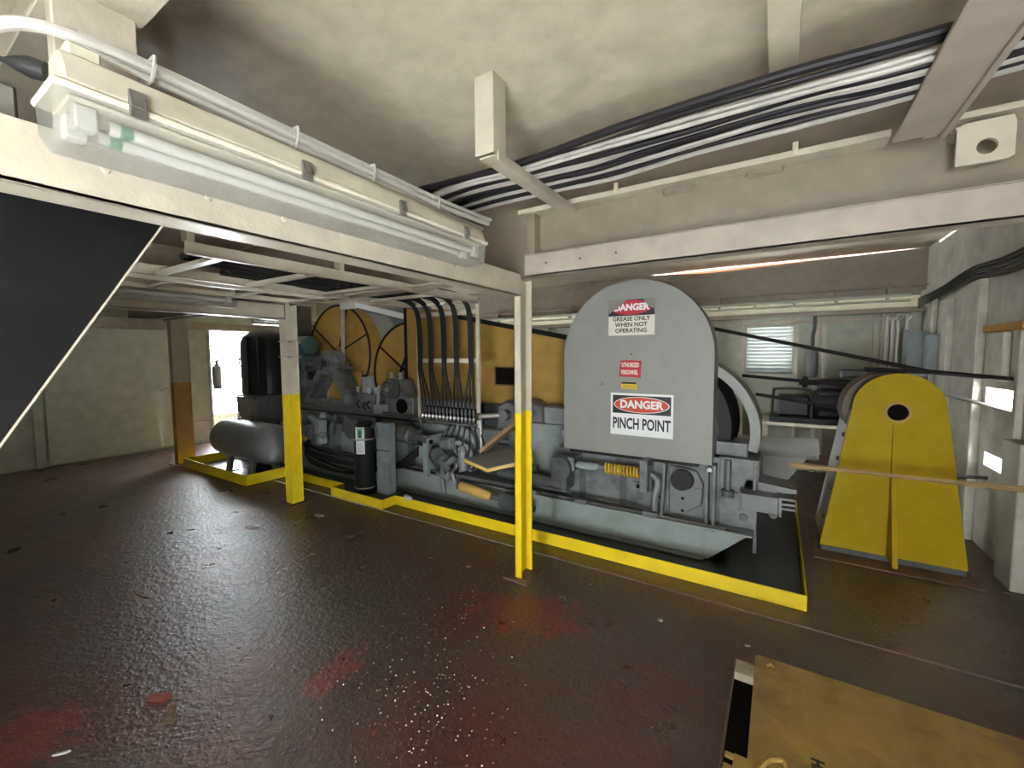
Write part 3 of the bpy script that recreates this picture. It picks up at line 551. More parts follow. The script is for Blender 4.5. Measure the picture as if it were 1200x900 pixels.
lm = wp(MB().box(-0.20, 0.03, 3.46, 3.58, 0.47, 0.59).box(-0.215, -0.2, 3.45, 3.59, 0.46, 0.60), 'switch_box', 'silver', bevel=0.004)
MB().box(0.03, 0.05, 3.45, 3.59, 0.46, 0.60).prism([(-0.2, 0.59), (0.04, 0.59), (0.14, 0.60), (0.14, 0.63), (-0.18, 0.66)], 3.60, 3.85).build('cover_plate', 'silver', lm, 0.003)
for k in range(3): MB().box(0.05, 0.13, 3.5, 3.72, 0.50+0.035*k, 0.515+0.035*k).build('fin', 'silver', lm)
# brake drum behind the guard and its curved band guard
dr = wp(MB().lathe((-0.90, 3.75, 1.0), (-0.90, 4.35, 1.0), [(0, 0.25), (0, 0.60), (0.05, 0.62), (0.10, 0.55), (0.5, 0.55), (0.55, 0.62), (0.6, 0.62)], 40), 'brake_drum', 'grease', bevel=0)
MB().lathe((-0.90, 3.68, 1.0), (-0.90, 3.8, 1.0), [(0, 0.1), (0, 0.42), (0.05, 0.5), (0.12, 0.5)], 32).build('drum_face', 'dgray', dr)
n = 26; ou = []; inn = []
for i in range(n+1):
    a = -0.22+(PI*0.5+0.45)*i/n; ou.append((-0.86+0.76*math.cos(a), 0.98+0.66*math.sin(a))); inn.append((-0.86+0.69*math.cos(a), 0.98+0.59*math.sin(a)))
wp(MB().prism(ou+inn[::-1], 3.75, 4.15), 'band_guard', 'cover', bevel=0)
wp(MB().box(-0.46, -0.40, 3.72, 4.0, 0.80, 1.02).box(-0.40, -0.18, 3.66, 3.9, 0.815, 0.92), 'bracket', 'dgray')
# second drum casing behind, right
hl = at(886, 524, 1, 5.15); hr = at(959, 527, 1, 5.15)
wp(MB().lathe((hl.x-0.4, 5.15, hl.z), (hr.x, 5.15, hr.z), [(0, 0.10), (0.02, 0.11), ((hr.x-hl.x)+0.38, 0.11), ((hr.x-hl.x)+0.4, 0.10)], 24).prism([(hl.x-0.4, 0.02), (hl.x+0.1, 0.02), (hr.x-0.05, hr.z-0.02), (hl.x-0.4, hl.z-0.02)], 5.08, 5.22), 'bearing_housing', 'cover', bevel=0)

# ================================================================== VALVE RACK, HOSES, OVERHEAD CABLE LADDER
rk = thing('valve_rack', 'white upright rack with a row of hydraulic valves below ochre guard', 'valve rack', (-3.0, 3.5, 0.86))
for x in (-3.43, -2.60): MB().box(x-0.02, x+0.02, 3.47, 3.50, 0.86, 2.15).build('upright', 'white', rk, 0.003)
MB().box(-3.41, -2.62, 3.49, 3.50, 1.53, 1.575).build('crossbar', 'cream', rk, 0.002)
MB().box(-3.41, -2.62, 3.49, 3.50, 2.03, 2.08).build('crossbar', 'white', rk, 0.002)
MB().box(-3.41, -2.62, 3.50, 3.53, 1.05, 1.12).build('valve_rail', 'silver', rk, 0.003)
MB().box(-3.41, -2.62, 3.53, 3.60, 0.88, 1.10).build('valve_block', 'dark', rk)
MB().box(-3.50, -2.60, 3.40, 3.56, 0.885, 0.90).build('drip_lip', 'gray', rk, 0.003)
NV = 15
for i in range(NV):
    x = -3.37+0.72*i/(NV-1)
    v = MB().lathe((x, 3.46, 0.90), (x, 3.46, 1.04), [(0, 0.014), (0.03, 0.014), (0.03, 0.010), (0.09, 0.010), (0.09, 0.016), (0.14, 0.012)], 8).build('valve_fitting', 'dgray', rk)
    MB().cyl((x, 3.46, 0.93), (x, 3.46, 0.955), 0.017, n=6).build('nut', 'metal', v)
BX = [-3.38, -3.22, -3.03, -2.86, -2.67]
for i in range(NV):
    x = -3.37+0.72*i/(NV-1); k = i//3; bx = BX[k]+0.014*(i % 3-1); yo = 0.012*(i % 3)
    h = MB().tube([(bx-0.05, 1.5, 2.185+yo), (bx-0.03, 2.5, 2.185+yo), (bx, 3.1, 2.19+yo), (bx, 3.34, 2.15+yo), (bx, 3.425+yo, 2.0), (bx, 3.44+yo, 1.6), (bx, 3.44+yo, 1.45), (x, 3.455, 1.16), (x, 3.46, 1.03)], 0.0095, 8, 6).build('hydraulic_hose', 'rubber')
    tag(h, 'black hydraulic hose bending down from overhead ladder to valve row, bundle %s from left' % ('first', 'second', 'third', 'fourth', 'fifth')[k], 'hose', 'black hoses dropping to the valve rack')
ld = thing('cable_ladder', 'white steel cable ladder hung under the ceiling between near beam and winch', 'cable ladder', (-3.0, 2.2, 2.13))
for x in (-2.60, -3.43): MB().box(x-0.005, x+0.005, 0.98, 3.47, 2.13, 2.20).box(x-0.005, x+0.03, 0.98, 3.47, 2.13, 2.137).build('side_rail', 'white', ld, 0.002)
for y in (1.15, 1.7, 2.3, 2.85, 3.4): MB().box(-3.43, -2.60, y-0.025, y+0.025, 2.135, 2.16).build('rung', 'white', ld, 0.002)
for y in (1.0, 1.9):
    MB().box(-2.66, -2.60, y-0.01, y+0.03, 2.2, ZC).build('hanger', 'white', ld, 0.003)
lf = thing('cable_ladder', 'smaller white ladder frame holding black cables beyond the first one', 'cable ladder', (-3.9, 1.8, 2.13))
for x in (-3.62, -4.1): MB().box(x-0.02, x+0.02, 0.9, 2.5, 2.13, 2.17).build('side_rail', 'white', lf, 0.002)
for y in (1.3, 1.9, 2.4): MB().box(-4.1, -3.62, y-0.02, y+0.02, 2.13, 2.15).build('rung', 'white', lf, 0.002)
for i in range(5):
    c = MB().tube([(-2.72-0.06*i, 1.1, 2.19), (-2.75-0.09*i, 1.6, 2.18+0.02*(i % 2)), (-2.9-0.08*i, 2.2, 2.20), (-3.3-0.05*i, 2.5, 2.22)], 0.02, 8).build('cable', 'bcable')
    tag(c, '%s black cable lying curved on the overhead cable ladder, counted from the right' % ('first', 'second', 'third', 'fourth', 'fifth')[i], 'cable', 'black cables on the ladder')

# ================================================================== MACHINE GUARD WITH SIGNS
GX0, GX1, GZ0, GZC, GY = -1.643, -0.408, 0.757, 1.60, 3.5
GC, GR = (GX0+GX1)/2, (GX1-GX0)/2
gd = thing('machine_guard', 'round-topped grey sheet metal guard with danger signs on the winch', 'guard', (GC, GY+0.1, GZ0))
out = [(GX0, GZ0), (GX1, GZ0)] + [(GC+GR*math.cos(PI*i/40), GZC+GR*math.sin(PI*i/40)) for i in range(41)]
MB().prism(out, GY, GY+0.004).build('front_plate', 'cover', gd, smooth=False)
rim = out[2:]
side = MB()
pts = [(GX1, GZ0)]+rim+[(GX0, GZ0)]
for (a, b), (c, d) in zip(pts[:-1], pts[1:]):
    side.add([(a, GY+0.004, b), (c, GY+0.004, d), (c, GY+0.24, d), (a, GY+0.24, b)], [(0, 1, 2, 3)])
side.build('rim', 'cover', gd)
MB().box(GX0+0.05, GX1-0.1, GY+0.02, GY+0.2, GZ0-0.03, GZ0+0.02).build('bottom_lip', 'grease', gd)
ys = GY-0.003
def spot(px, py): p = at(px, py, 1, ys); return p.x, p.z
def quad(name, pix, m, parent, y=ys):
    return MB().add([(*[at(a, b, 1, y)[k] for k in (0,)], y, at(a, b, 1, y).z) for a, b in pix], [(0, 1, 2, 3)] if len(pix) == 4 else [tuple(range(len(pix)))]).build(name, m, parent, smooth=False)
def plate(name, x0, x1, z0, z1, m, parent, y0, y1): return MB().box(x0, x1, y0, y1, z0, z1).build(name, m, parent)
def ellipse(name, cx, cz, a, b, y0, y1, m, parent):
    return MB().prism([(cx+a*math.cos(2*PI*i/48), cz+b*math.sin(2*PI*i/48)) for i in range(48)], y0, y1).build(name, m, parent, smooth=False)
# PINCH POINT sign
x0, z1 = spot(716, 460); x1, z0 = spot(788.5, 515)
s1 = plate('danger_sign', x0, x1, z0, z1, 'swhite', gd, ys-0.002, GY); s1['label'] = 'white sign reading DANGER PINCH POINT'
w = x1-x0; h = z1-z0; cx = (x0+x1)/2
plate('black_panel', x0+0.035*w, x1-0.035*w, z1-0.48*h, z1-0.05*h, 'sblack', s1, ys-0.0035, ys-0.002)
cz = z1-0.265*h
ellipse('white_oval', cx, cz, 0.445*w, 0.19*h, ys-0.0045, ys-0.0035, 'swhite', s1)
ellipse('red_oval', cx, cz, 0.43*w, 0.175*h, ys-0.0055, ys-0.0045, 'sred', s1)
text('DANGER', 0.25*h, cx, ys-0.0065, cz, 'swhite', s1, 0.98, 0.0035)
text('PINCH POINT', 0.36*h, cx, ys-0.0035, z0+0.27*h, 'sblack', s1, 0.60, 0.0035)
# GREASE ONLY sign with peeled corners
x0, z1 = spot(713.5, 353); x1, z0 = spot(767, 392)
s2 = plate('danger_sign', x0, x1, z0, z1, 'scream', gd, ys-0.002, GY); s2['label'] = 'aged sign reading DANGER GREASE ONLY WHEN NOT OPERATING, corners peeled'
w = x1-x0; h = z1-z0; cx = (x0+x1)/2
plate('black_panel', x0, x1, z1-0.45*h, z1, 'sblack', s2, ys-0.0035, ys-0.002)
cz = z1-0.22*h
ellipse('red_oval', cx, cz, 0.44*w, 0.2*h, ys-0.0045, ys-0.0035, 'scrim', s2)
text('DANGER', 0.25*h, cx, ys-0.0055, cz, 'swhite', s2, 0.98, 0.0035)
for k, t in enumerate(('GREASE ONLY', 'WHEN NOT', 'OPERATING')):
    text(t, 0.165*h, cx, ys-0.0035, z0+0.46*h-0.165*h*k, 'sblack', s2, 1.0, 0.0012)
MB().prism([(x0-0.004, z1+0.004), (x0+0.42*w, z1+0.004), (x0+0.2*w, z1-0.22*h), (x0+0.03*w, z1-0.36*h), (x0-0.004, z1-0.37*h)], ys-0.009, ys-0.006).build('peeled_corner', 'tape', s2)
MB().prism([(x1+0.004, z1+0.004), (x1+0.004, z1-0.3*h), (x1-0.12*w, z1-0.22*h), (x1-0.26*w, z1+0.004)], ys-0.009, ys-0.006).build('peeled_corner', 'tape', s2)
# AUTHORIZED PERSONNEL sticker
x0, z1 = spot(725.5, 422); x1, z0 = spot(751.5, 443)
w = x1-x0; h = z1-z0; cx = (x0+x1)/2
s3 = MB().prism([(x0+0.06*w, z1-0.02*h), (x0+0.5*w, z1), (x1, z1-0.04*h), (x1-0.02*w, z0+0.5*h), (x1-0.03*w, z0), (x0+0.6*w, z0+0.04*h), (x0, z0+0.06*h), (x0+0.04*w, z0+0.5*h)], ys-0.0015, GY).build('sticker', 'scrim', gd, smooth=False)
s3['label'] = 'worn red sticker reading AUTHORIZED PERSONNEL'
text('\u2019UTHORIZED', 0.34*h, cx, ys-0.0025, z1-0.28*h, 'scream', s3, 0.52, 0.002)
text('PERSONNEL', 0.34*h, cx-0.02*w, ys-0.0025, z0+0.30*h, 'scream', s3, 0.52, 0.002)
x0, z1 = spot(728, 446.5); x1, z0 = spot(746, 456)
s4 = plate('sticker', x0, x1, z0, z1-0.004, 'syel', gd, ys-0.0015, GY); s4['label'] = 'tiny yellow warning sticker'
w = x1-x0; h = z1-z0
plate('black_band', x0+0.02*w, x1-0.02*w, z1-0.36*h, z1-0.1*h, 'sblack', s4, ys-0.0025, ys-0.0015)
for k in range(2): plate('print_line', x0+0.12*w, x1-0.12*w, z0+0.18*h+0.2*h*k, z0+0.22*h+0.2*h*k, 'sblack', s4, ys-0.0025, ys-0.0015)
for px, py in ((740, 415), (706, 450)):
    x, z = spot(px, py); MB().cyl((x, ys+0.003, z), (x, ys-0.003, z), 0.008, n=10).build('rivet', 'dgray', gd)
qx, qz = spot(753, 331)
MB().tube([(qx, GY+0.05, qz+0.02), (qx+0.12, GY+0.05, qz-0.0), (qx+0.2, GY+0.04, qz-0.03)], 0.012, 6).build('lifting_strap', 'rust', gd)

# ================================================================== BLACK CYLINDER ON ITS STAND, BOARDS
st = thing('steel_stand', 'blue-grey upright steel stand in the curb jog beside black cylinder', 'stand', (-3.72, 3.2, 0.012))
MB().box(-3.82, -3.64, 3.18, 3.30, 0.05, 0.86).build('upright', 'lgray', st, 0.004)
MB().box(-3.84, -3.62, 3.16, 3.22, 0.55, 0.56).build('seam', 'gray', st)
MB().box(-4.15, -3.58, 3.05, 3.34, 0.012, 0.055).build('foot', 'dgray', st, 0.004)
MB().tube([(-3.86, 3.16, 0.80), (-3.80, 3.13, 0.84), (-3.76, 3.13, 0.80), (-3.76, 3.14, 0.70)], 0.014, 8).build('hook', 'silver', st)
bk = thing('canister', 'black upright canister with white and green label strapped to steel stand', 'canister', (-3.94, 3.12, 0.055))
MB().lathe((-3.95, 3.12, 0.10), (-3.95, 3.12, 0.84), [(0, 0.10), (0.02, 0.112), (0.68, 0.112), (0.72, 0.105), (0.74, 0.08)], 28).build('body', 'black', bk)
MB().cyl((-3.95, 3.12, 0.055), (-3.95, 3.12, 0.10), 0.115, n=24).build('foot_ring', 'grease', bk)
def wrap(name, z0, z1, a0, a1, m, r=0.114):
    mb = MB(); k = 8
    for i in range(k):
        a = [a0+(a1-a0)*(i+d)/k for d in (0, 1)]
        mb.add([(-3.95+r*math.sin(t), 3.12-r*math.cos(t), z) for t, z in ((a[0], z0), (a[1], z0), (a[1], z1), (a[0], z1))], [(0, 1, 2, 3)])
    return mb.build(name, m, bk)
wrap('paper_label', 0.685, 0.82, 0.0, 0.95, 'swhite'); wrap('green_print', 0.70, 0.79, 0.3, 0.7, 'green', 0.1148); wrap('green_print', 0.795, 0.805, 0.1, 0.85, 'green', 0.1148)
wrap('paper_label', 0.52, 0.67, 0.05, 0.95, 'swhite')
for k in range(6): wrap('print_line', 0.545+0.018*k, 0.548+0.018*k, 0.2, 0.8, 'tape', 0.1148)
for z in (0.678, 0.13): MB().lathe((-3.95, 3.12, z-0.006), (-3.95, 3.12, z+0.006), [(0, 0.114), (0, 0.118), (0.012, 0.118), (0.012, 0.114)], 28).build('strap', 'metal', bk)
MB().tube([(-3.95, 3.0, 0.678), (-3.82, 3.06, 0.69), (-3.78, 3.16, 0.69)], 0.007, 6).build('strap_tail', 'metal', bk)

bd = thing('plywood_board', 'small grey topped board with yellow cut edges resting on the winch linkage', 'board', (-2.25, 3.25, 0.55))
def slab(pix, z, th, name, m, par):
    q = [at(a, b, 2, z) for a, b in pix]; MB().prism([(p.x, p.y) for p in q], z-th, z, 2).build(name, m, par, smooth=False)
A = [Vector((-2.58, 3.22, 0.60)), Vector((-2.26, 3.16, 0.56)), Vector((-1.90, 3.36, 0.66)), Vector((-2.22, 3.44, 0.70))]
dn = Vector((0, 0, -0.03))
MB().add(A+[p+dn*0.3 for p in A], [(0, 1, 2, 3), (7, 6, 5, 4), (0, 4, 5, 1), (1, 5, 6, 2), (2, 6, 7, 3), (3, 7, 4, 0)]).build('top_ply', 'board', bd)
ce = sum(A, Vector())/4
B = [ce+(p-ce)*1.02+dn*0.3 for p in A]
MB().add(B+[p+dn for p in B], [(0, 1, 2, 3), (7, 6, 5, 4), (0, 4, 5, 1), (1, 5, 6, 2), (2, 6, 7, 3), (3, 7, 4, 0)]).build('edge_ply', 'yedge', bd)
pk = MB().bar((-2.46, 3.36, 0.66), (-1.96, 3.42, 1.06), 0.14, 0.03, (-0.6, 0, 0.8)).bar((-2.40, 3.36, 0.735), (-2.0, 3.40, 1.06), 0.05, 0.02, (-0.6, 0, 0.8)).build('wooden_plank', 'wood')
tag(pk, 'rough brown wooden plank leaning up from the small board towards the post', 'plank')

# ================================================================== COMPRESSOR AND TANKS, LEFT
ct = thing('air_tank', 'grey horizontal air receiver tank on short legs inside the yellow curb', 'tank', (-6.3, 3.05, 0.01))
MB().lathe((-7.05, 3.02, 0.44), (-5.45, 3.02, 0.44), [(0, 0.02), (0.03, 0.12), (0.09, 0.20), (0.19, 0.26), (0.28, 0.27), (1.32, 0.27), (1.41, 0.26), (1.51, 0.20), (1.57, 0.12), (1.6, 0.02)], 32).build('shell', 'silver', ct)
for x in (-6.55, -5.95):
    for y in (2.90, 3.14): MB().bar((x, y, 0.24), (x+0.05, y+(-0.06 if y < 3 else 0.06), 0.012), 0.05, 0.1).box(x-0.02, x+0.12, y-0.1, y+0.05, 0.010, 0.02).build('leg', 'silver', ct, 0.004)
MB().cyl((-6.62, 3.05, 0.70), (-6.62, 3.05, 0.80), 0.012, n=8).cyl((-6.62, 3.05, 0.70), (-6.62, 3.05, 0.73), 0.03, n=8).build('drain_valve', 'metal', ct)
MB().cyl((-6.25, 3.05, 0.70), (-6.25, 3.05, 0.86), 0.03, n=10).build('inlet_pipe', 'dgray', ct)
MB().cyl((-6.05, 3.05, 0.695), (-6.05, 3.05, 0.72), 0.05, n=12).build('boss', 'silver', ct)
vt = thing('pressure_vessel', 'large black upright vessel with domed top against the bright doorway', 'tank', (-7.0, 3.7, 0.01))
VX, VY = -6.90, 3.66
MB().lathe((VX, VY, 1.02), (VX, VY, 2.1), [(0, 0.36), (0.02, 0.38), (0.80, 0.38), (0.90, 0.34), (0.98, 0.24), (1.02, 0.12), (1.04, 0.02)], 36).build('shell', 'black', vt)
MB().box(VX-0.36, VX+0.27, VY-0.34, VY+0.34, 0.012, 1.02).build('casing', 'dgray', vt, 0.02)
for x in (VX+0.12, VX+0.3): MB().box(x-0.02, x+0.02, VY-0.41+(0.09 if x > VX+0.2 else 0.02), VY-0.2, 1.05, 1.9).build('seam_strip', 'black', vt, 0.004)
MB().tube([(VX-0.34, VY-0.16, 1.6), (VX-0.44, VY-0.22, 1.58), (VX-0.44, VY-0.22, 1.45), (VX-0.34, VY-0.16, 1.43)], 0.014, 8).build('handle', 'black', vt)
MB().cyl((VX-0.30, VY-0.36, 0.98), (VX+0.25, VY-0.36, 0.98), 0.02, n=8).build('pipe', 'dgray', vt)
tm = thing('teal_motor', 'teal painted motor stacked behind the yellow post near wheel guard', 'motor', (-6.35, 4.0, 0.9))
MB().lathe((-6.50, 3.9, 1.78), (-6.08, 3.9, 1.78), [(0, 0.08), (0.03, 0.14), (0.38, 0.14), (0.42, 0.08)], 20).build('upper_housing', 'teal', tm)
MB().box(-6.5, -6.14, 3.8, 4.1, 1.36, 1.64).build('lower_housing', 'teal', tm, 0.02)
MB().lathe((-6.3, 3.72, 1.46), (-6.3, 3.85, 1.46), [(0, 0.03), (0.02, 0.07), (0.13, 0.08)], 16).build('fan_cover', 'teal', tm)
MB().box(-6.5, -6.14, 3.85, 4.18, 0.862, 1.36).build('mount', 'dgray', tm, 0.01)
ex = thing('extinguisher', 'grey cylinder hanging on the doorway jamb against daylight', 'extinguisher', (XL+0.12, 3.80, 1.0))
MB().lathe((XL+0.10, 3.80, 1.0), (XL+0.10, 3.80, 1.55), [(0, 0.06), (0.02, 0.075), (0.42, 0.075), (0.48, 0.03), (0.55, 0.03)], 16).build('body', 'lgray', ex)
MB().box(XL+0.03, XL+0.06, 3.74, 3.86, 1.1, 1.4).build('bracket', 'metal', ex)
MB().bar((XL+0.1, 3.80, 1.55), (XL+0.1, 3.92, 1.60), 0.02, 0.03).build('valve_handle', 'metal', ex)
lp = thing('pendant_lamp', 'small white lamp hanging behind the post beside the ochre wheel', 'lamp', (-7.6, 4.6, 2.0))
MB().lathe((-7.6, 4.6, 2.12), (-7.6, 4.6, 2.24), [(0, 0.18), (0.02, 0.18), (0.10, 0.08), (0.12, 0.04)], 20).build('shade', 'swhite', lp)
MB().cyl((-7.6, 4.6, 2.24), (-7.6, 4.6, ZC), 0.01, n=6).build('stem', 'white', lp)
MB().cyl((-7.6, 4.6, 1.95), (-7.6, 4.6, 2.12), 0.012, n=6).build('pull', 'white', lp)
# white channel arm over the left wheel
wa = thing('bracket_arm', 'white angled channel arm over the ochre wheel guards', 'bracket', (-5.5, 4.02, 1.5))
h0 = at(400, 384, 1, 4.02); h1 = at(402, 360, 1, 4.02); h2 = at(418, 357, 1, 4.02); h3 = at(474, 371, 1, 4.02)
MB().bar((h0.x, 4.02, 1.46), (h1.x, 4.02, h1.z), 0.05, 0.03, (0, 1, 0)).build('upright', 'white', wa)
MB().box(h1.x-0.04, h2.x, 3.98, 4.06, h2.z-0.05, h2.z+0.06).build('head_plate', 'swhite', wa, 0.02)
MB().bar((h2.x-0.02, 4.02, h2.z), (h3.x, 4.02, h3.z), 0.07, 0.05, (0, 1, 0)).build('arm', 'swhite', wa)

# ================================================================== BLACK CHUTE, UPPER LEFT
ch = thing('chute', 'large black sloping steel chute with rim light painted on its lower edge under the near beam', 'chute', (-1.95, -0.4, 0))
XS = -1.75; e0 = at(0, 525, 0, XS); e1 = at(192, 262, 0, XS); sl = (e1.z-e0.z)/(e1.y-e0.y)
yb = e0.y-e0.z/sl+0.0; zt = 2.14; yt = e1.y+(zt-e1.z)/sl
MB().prism([(yb-0.6, 0.0), (yb, 0.0), (yt, zt), (yt-0.6, zt)], XS-0.45, XS, 0).build('body', 'stair', ch)
dv = Vector((0, 1, sl)).normalized()
MB().bar(Vector((XS+0.003, yb+0.002, 0.02)), Vector((XS+0.003, yt, zt)), 0.006, 0.005).build('lit_edge_strip', 'white', ch)  # flange lip, painted white to imitate doorway light along the edge

# ================================================================== OVERHEAD, NEAR BAY
def hanger(x0, x1, y0, y1, z, label, zl=0.30, post_w=0.10):
    t = thing('hanger_bracket', label, 'bracket', (x0, y0, z), 'cable hanger brackets')
    MB().box(x0+0.095, x0+0.103, y0, y0+post_w, z, ZC).box(x0, x0+0.10, y0, y0+0.008, z, ZC).build('drop_leg', 'white', t, 0.002)
    MB().box(x0+0.01, x1, y0+0.02, y1, z-0.008, z).box(x1-0.008, x1, y0+0.02, y1, z-0.035, z+0.01).build('arm', 'white', t, 0.002)
    return t
hanger(-1.20, -1.085, 1.60, 2.47, 2.505, 'white ceiling bracket with short drop leg and arm under the cable bundle')
t = thing('hanger_bracket', 'wide grey-white bar crossing under the cables at the right end', 'bracket', (0.43, 0.8, 2.45), 'cable hanger brackets')
MB().box(0.36, 0.525, 0.5, 2.33, 2.452, 2.468).box(0.505, 0.525, 0.5, 2.38, 2.44, 2.47).build('arm', 'flange', t, 0.003)
MB().box(0.36, 0.525, 0.5, 0.51, 2.46, ZC).build('drop_leg', 'flange', t, 0.003)
# plate with round hole
q = [at(*p, 1, 2.44) for p in ((1122, 147), (1193, 132), (1192, 180), (1123, 195))]
hx, hz = at(1157, 171, 1, 2.44).x, at(1157, 171, 1, 2.44).z
x0, x1, z0, z1 = q[0].x, q[1].x, q[3].z, q[0].z
def sq(x0, x1, z0, z1, cx, cz, n):
    o = []
    for i in range(n):
        a = 2*PI*i/n; c, s = math.cos(a), math.sin(a)
        tt = min(((x1-cx)/c if c > 0 else (x0-cx)/c) if abs(c) > 1e-6 else 9, ((z1-cz)/s if s > 0 else (z0-cz)/s) if abs(s) > 1e-6 else 9)
        o.append((cx+c*tt, cz+s*tt))
    return o
pl = thing('lifting_lug', 'white steel lug plate with one round hole on the right end of the beam', 'lug', ((x0+x1)/2, 2.45, z0))
ang = sq(x0, x1, z0, z1, hx, hz, 32)
MB().ring(ang, circ(hx, hz, 0.030), 2.44, 2.46).build('plate', 'white', pl, smooth=False)
MB().box(x0, x1, 2.46, 2.585, z1-0.02, z1).build('gusset', 'white', pl)

# overhead cable bundle (each cable its own thing)
def bundle_cable(i, y, z, r, m, label, group):
    jit = lambda s: random.uniform(-s, s)
    yh = 1.89+0.34*y; ye = 1.79+0.25*y
    pts = [(-3.2, 2.50-0.05*(1-y), 2.54+z), (-1.75, yh+0.03, 2.53+z+jit(0.006)), (-1.14, yh+jit(0.012), 2.515+r+z), (-0.75, yh-0.005+jit(0.015), 2.52+z+jit(0.008)),
           (-0.35, (yh*0.55+ye*0.45)+jit(0.015), 2.515+z*0.9+jit(0.01)), (0.05, (yh*0.2+ye*0.8)+jit(0.012), 2.50+z*0.9+jit(0.008)), (0.43, ye+jit(0.01), 2.472+r+z), (1.44, ye-0.03+jit(0.02), 2.52+z)]
    tag(MB().tube(pts, r, 8, 6).build('cable', m), label, 'cable', group)
k = 0
for row in range(3):
    for c in range(14):
        y = (c+0.5*(row % 2))/14.0; wht = (c*7+row*3) % 9 < 4
        if row == 2 and c % 2: continue
        bundle_cable(k, y, 0.022*row, random.uniform(0.008, 0.0125), 'wcable' if wht else 'bcable',
                     'pale grey cable in the overhead bundle along the long beam' if wht else 'thin black cable in the overhead bundle along the long beam',
                     'pale cables of the overhead bundle' if wht else 'black cables of the overhead bundle'); k += 1
tag(MB().tube([(-1.9, 1.88, 2.58), (-1.15, 1.87, 2.56), (-0.6, 1.83, 2.57), (0.0, 1.77, 2.55), (0.43, 1.755, 2.53), (1.44, 1.75, 2.55)], 0.017, 10).build('cable', 'bcable'),
    'thick black cable along the top edge of the overhead bundle', 'cable')

# white conduits along the near beam
def con(pixs, x, r, label):
    tag(MB().tube([at(a, b, 0, x) for a, b in pixs], r, 8, 5).build('conduit', 'conduit'), label, 'conduit', 'white conduits over the near light')
con([(-60, 45), (0, 28), (45, 30), (90, 45), (180, 83), (345, 160), (440, 205), (520, 243), (572, 262)], -1.46, 0.014, 'thickest white conduit curving in over the near light fixture')
con([(90, 40), (180, 78), (345, 155), (440, 199), (520, 236), (575, 258)], -1.47, 0.010, 'upper thin white conduit above the near light fixture')
con([(90, 52), (170, 90), (345, 169), (440, 212), (520, 249), (565, 268)], -1.46, 0.009, 'lower thin white conduit closest to the near light fixture')
for nth, (px, py) in zip(('nearest', 'second', 'third', 'farthest'), ((180, 84), (347, 162), (437, 204), (512, 240))):
    p = at(px, py, 0, -1.45)
    tag(MB().tube([p+Vector((0.012, 0, 0.035)), p+Vector((0.022, -0.006, 0)), p+Vector((0.012, -0.01, -0.035)), p+Vector((-0.03, -0.005, -0.02)), p+Vector((-0.03, 0, 0.03)), p+Vector((0.012, 0, 0.035))], 0.005, 6, 4).build('cable_tie', 'conduit'),
        '%s thin white tie looped round the white conduits above the near light' % nth, 'cable tie', 'ties on the white conduits')

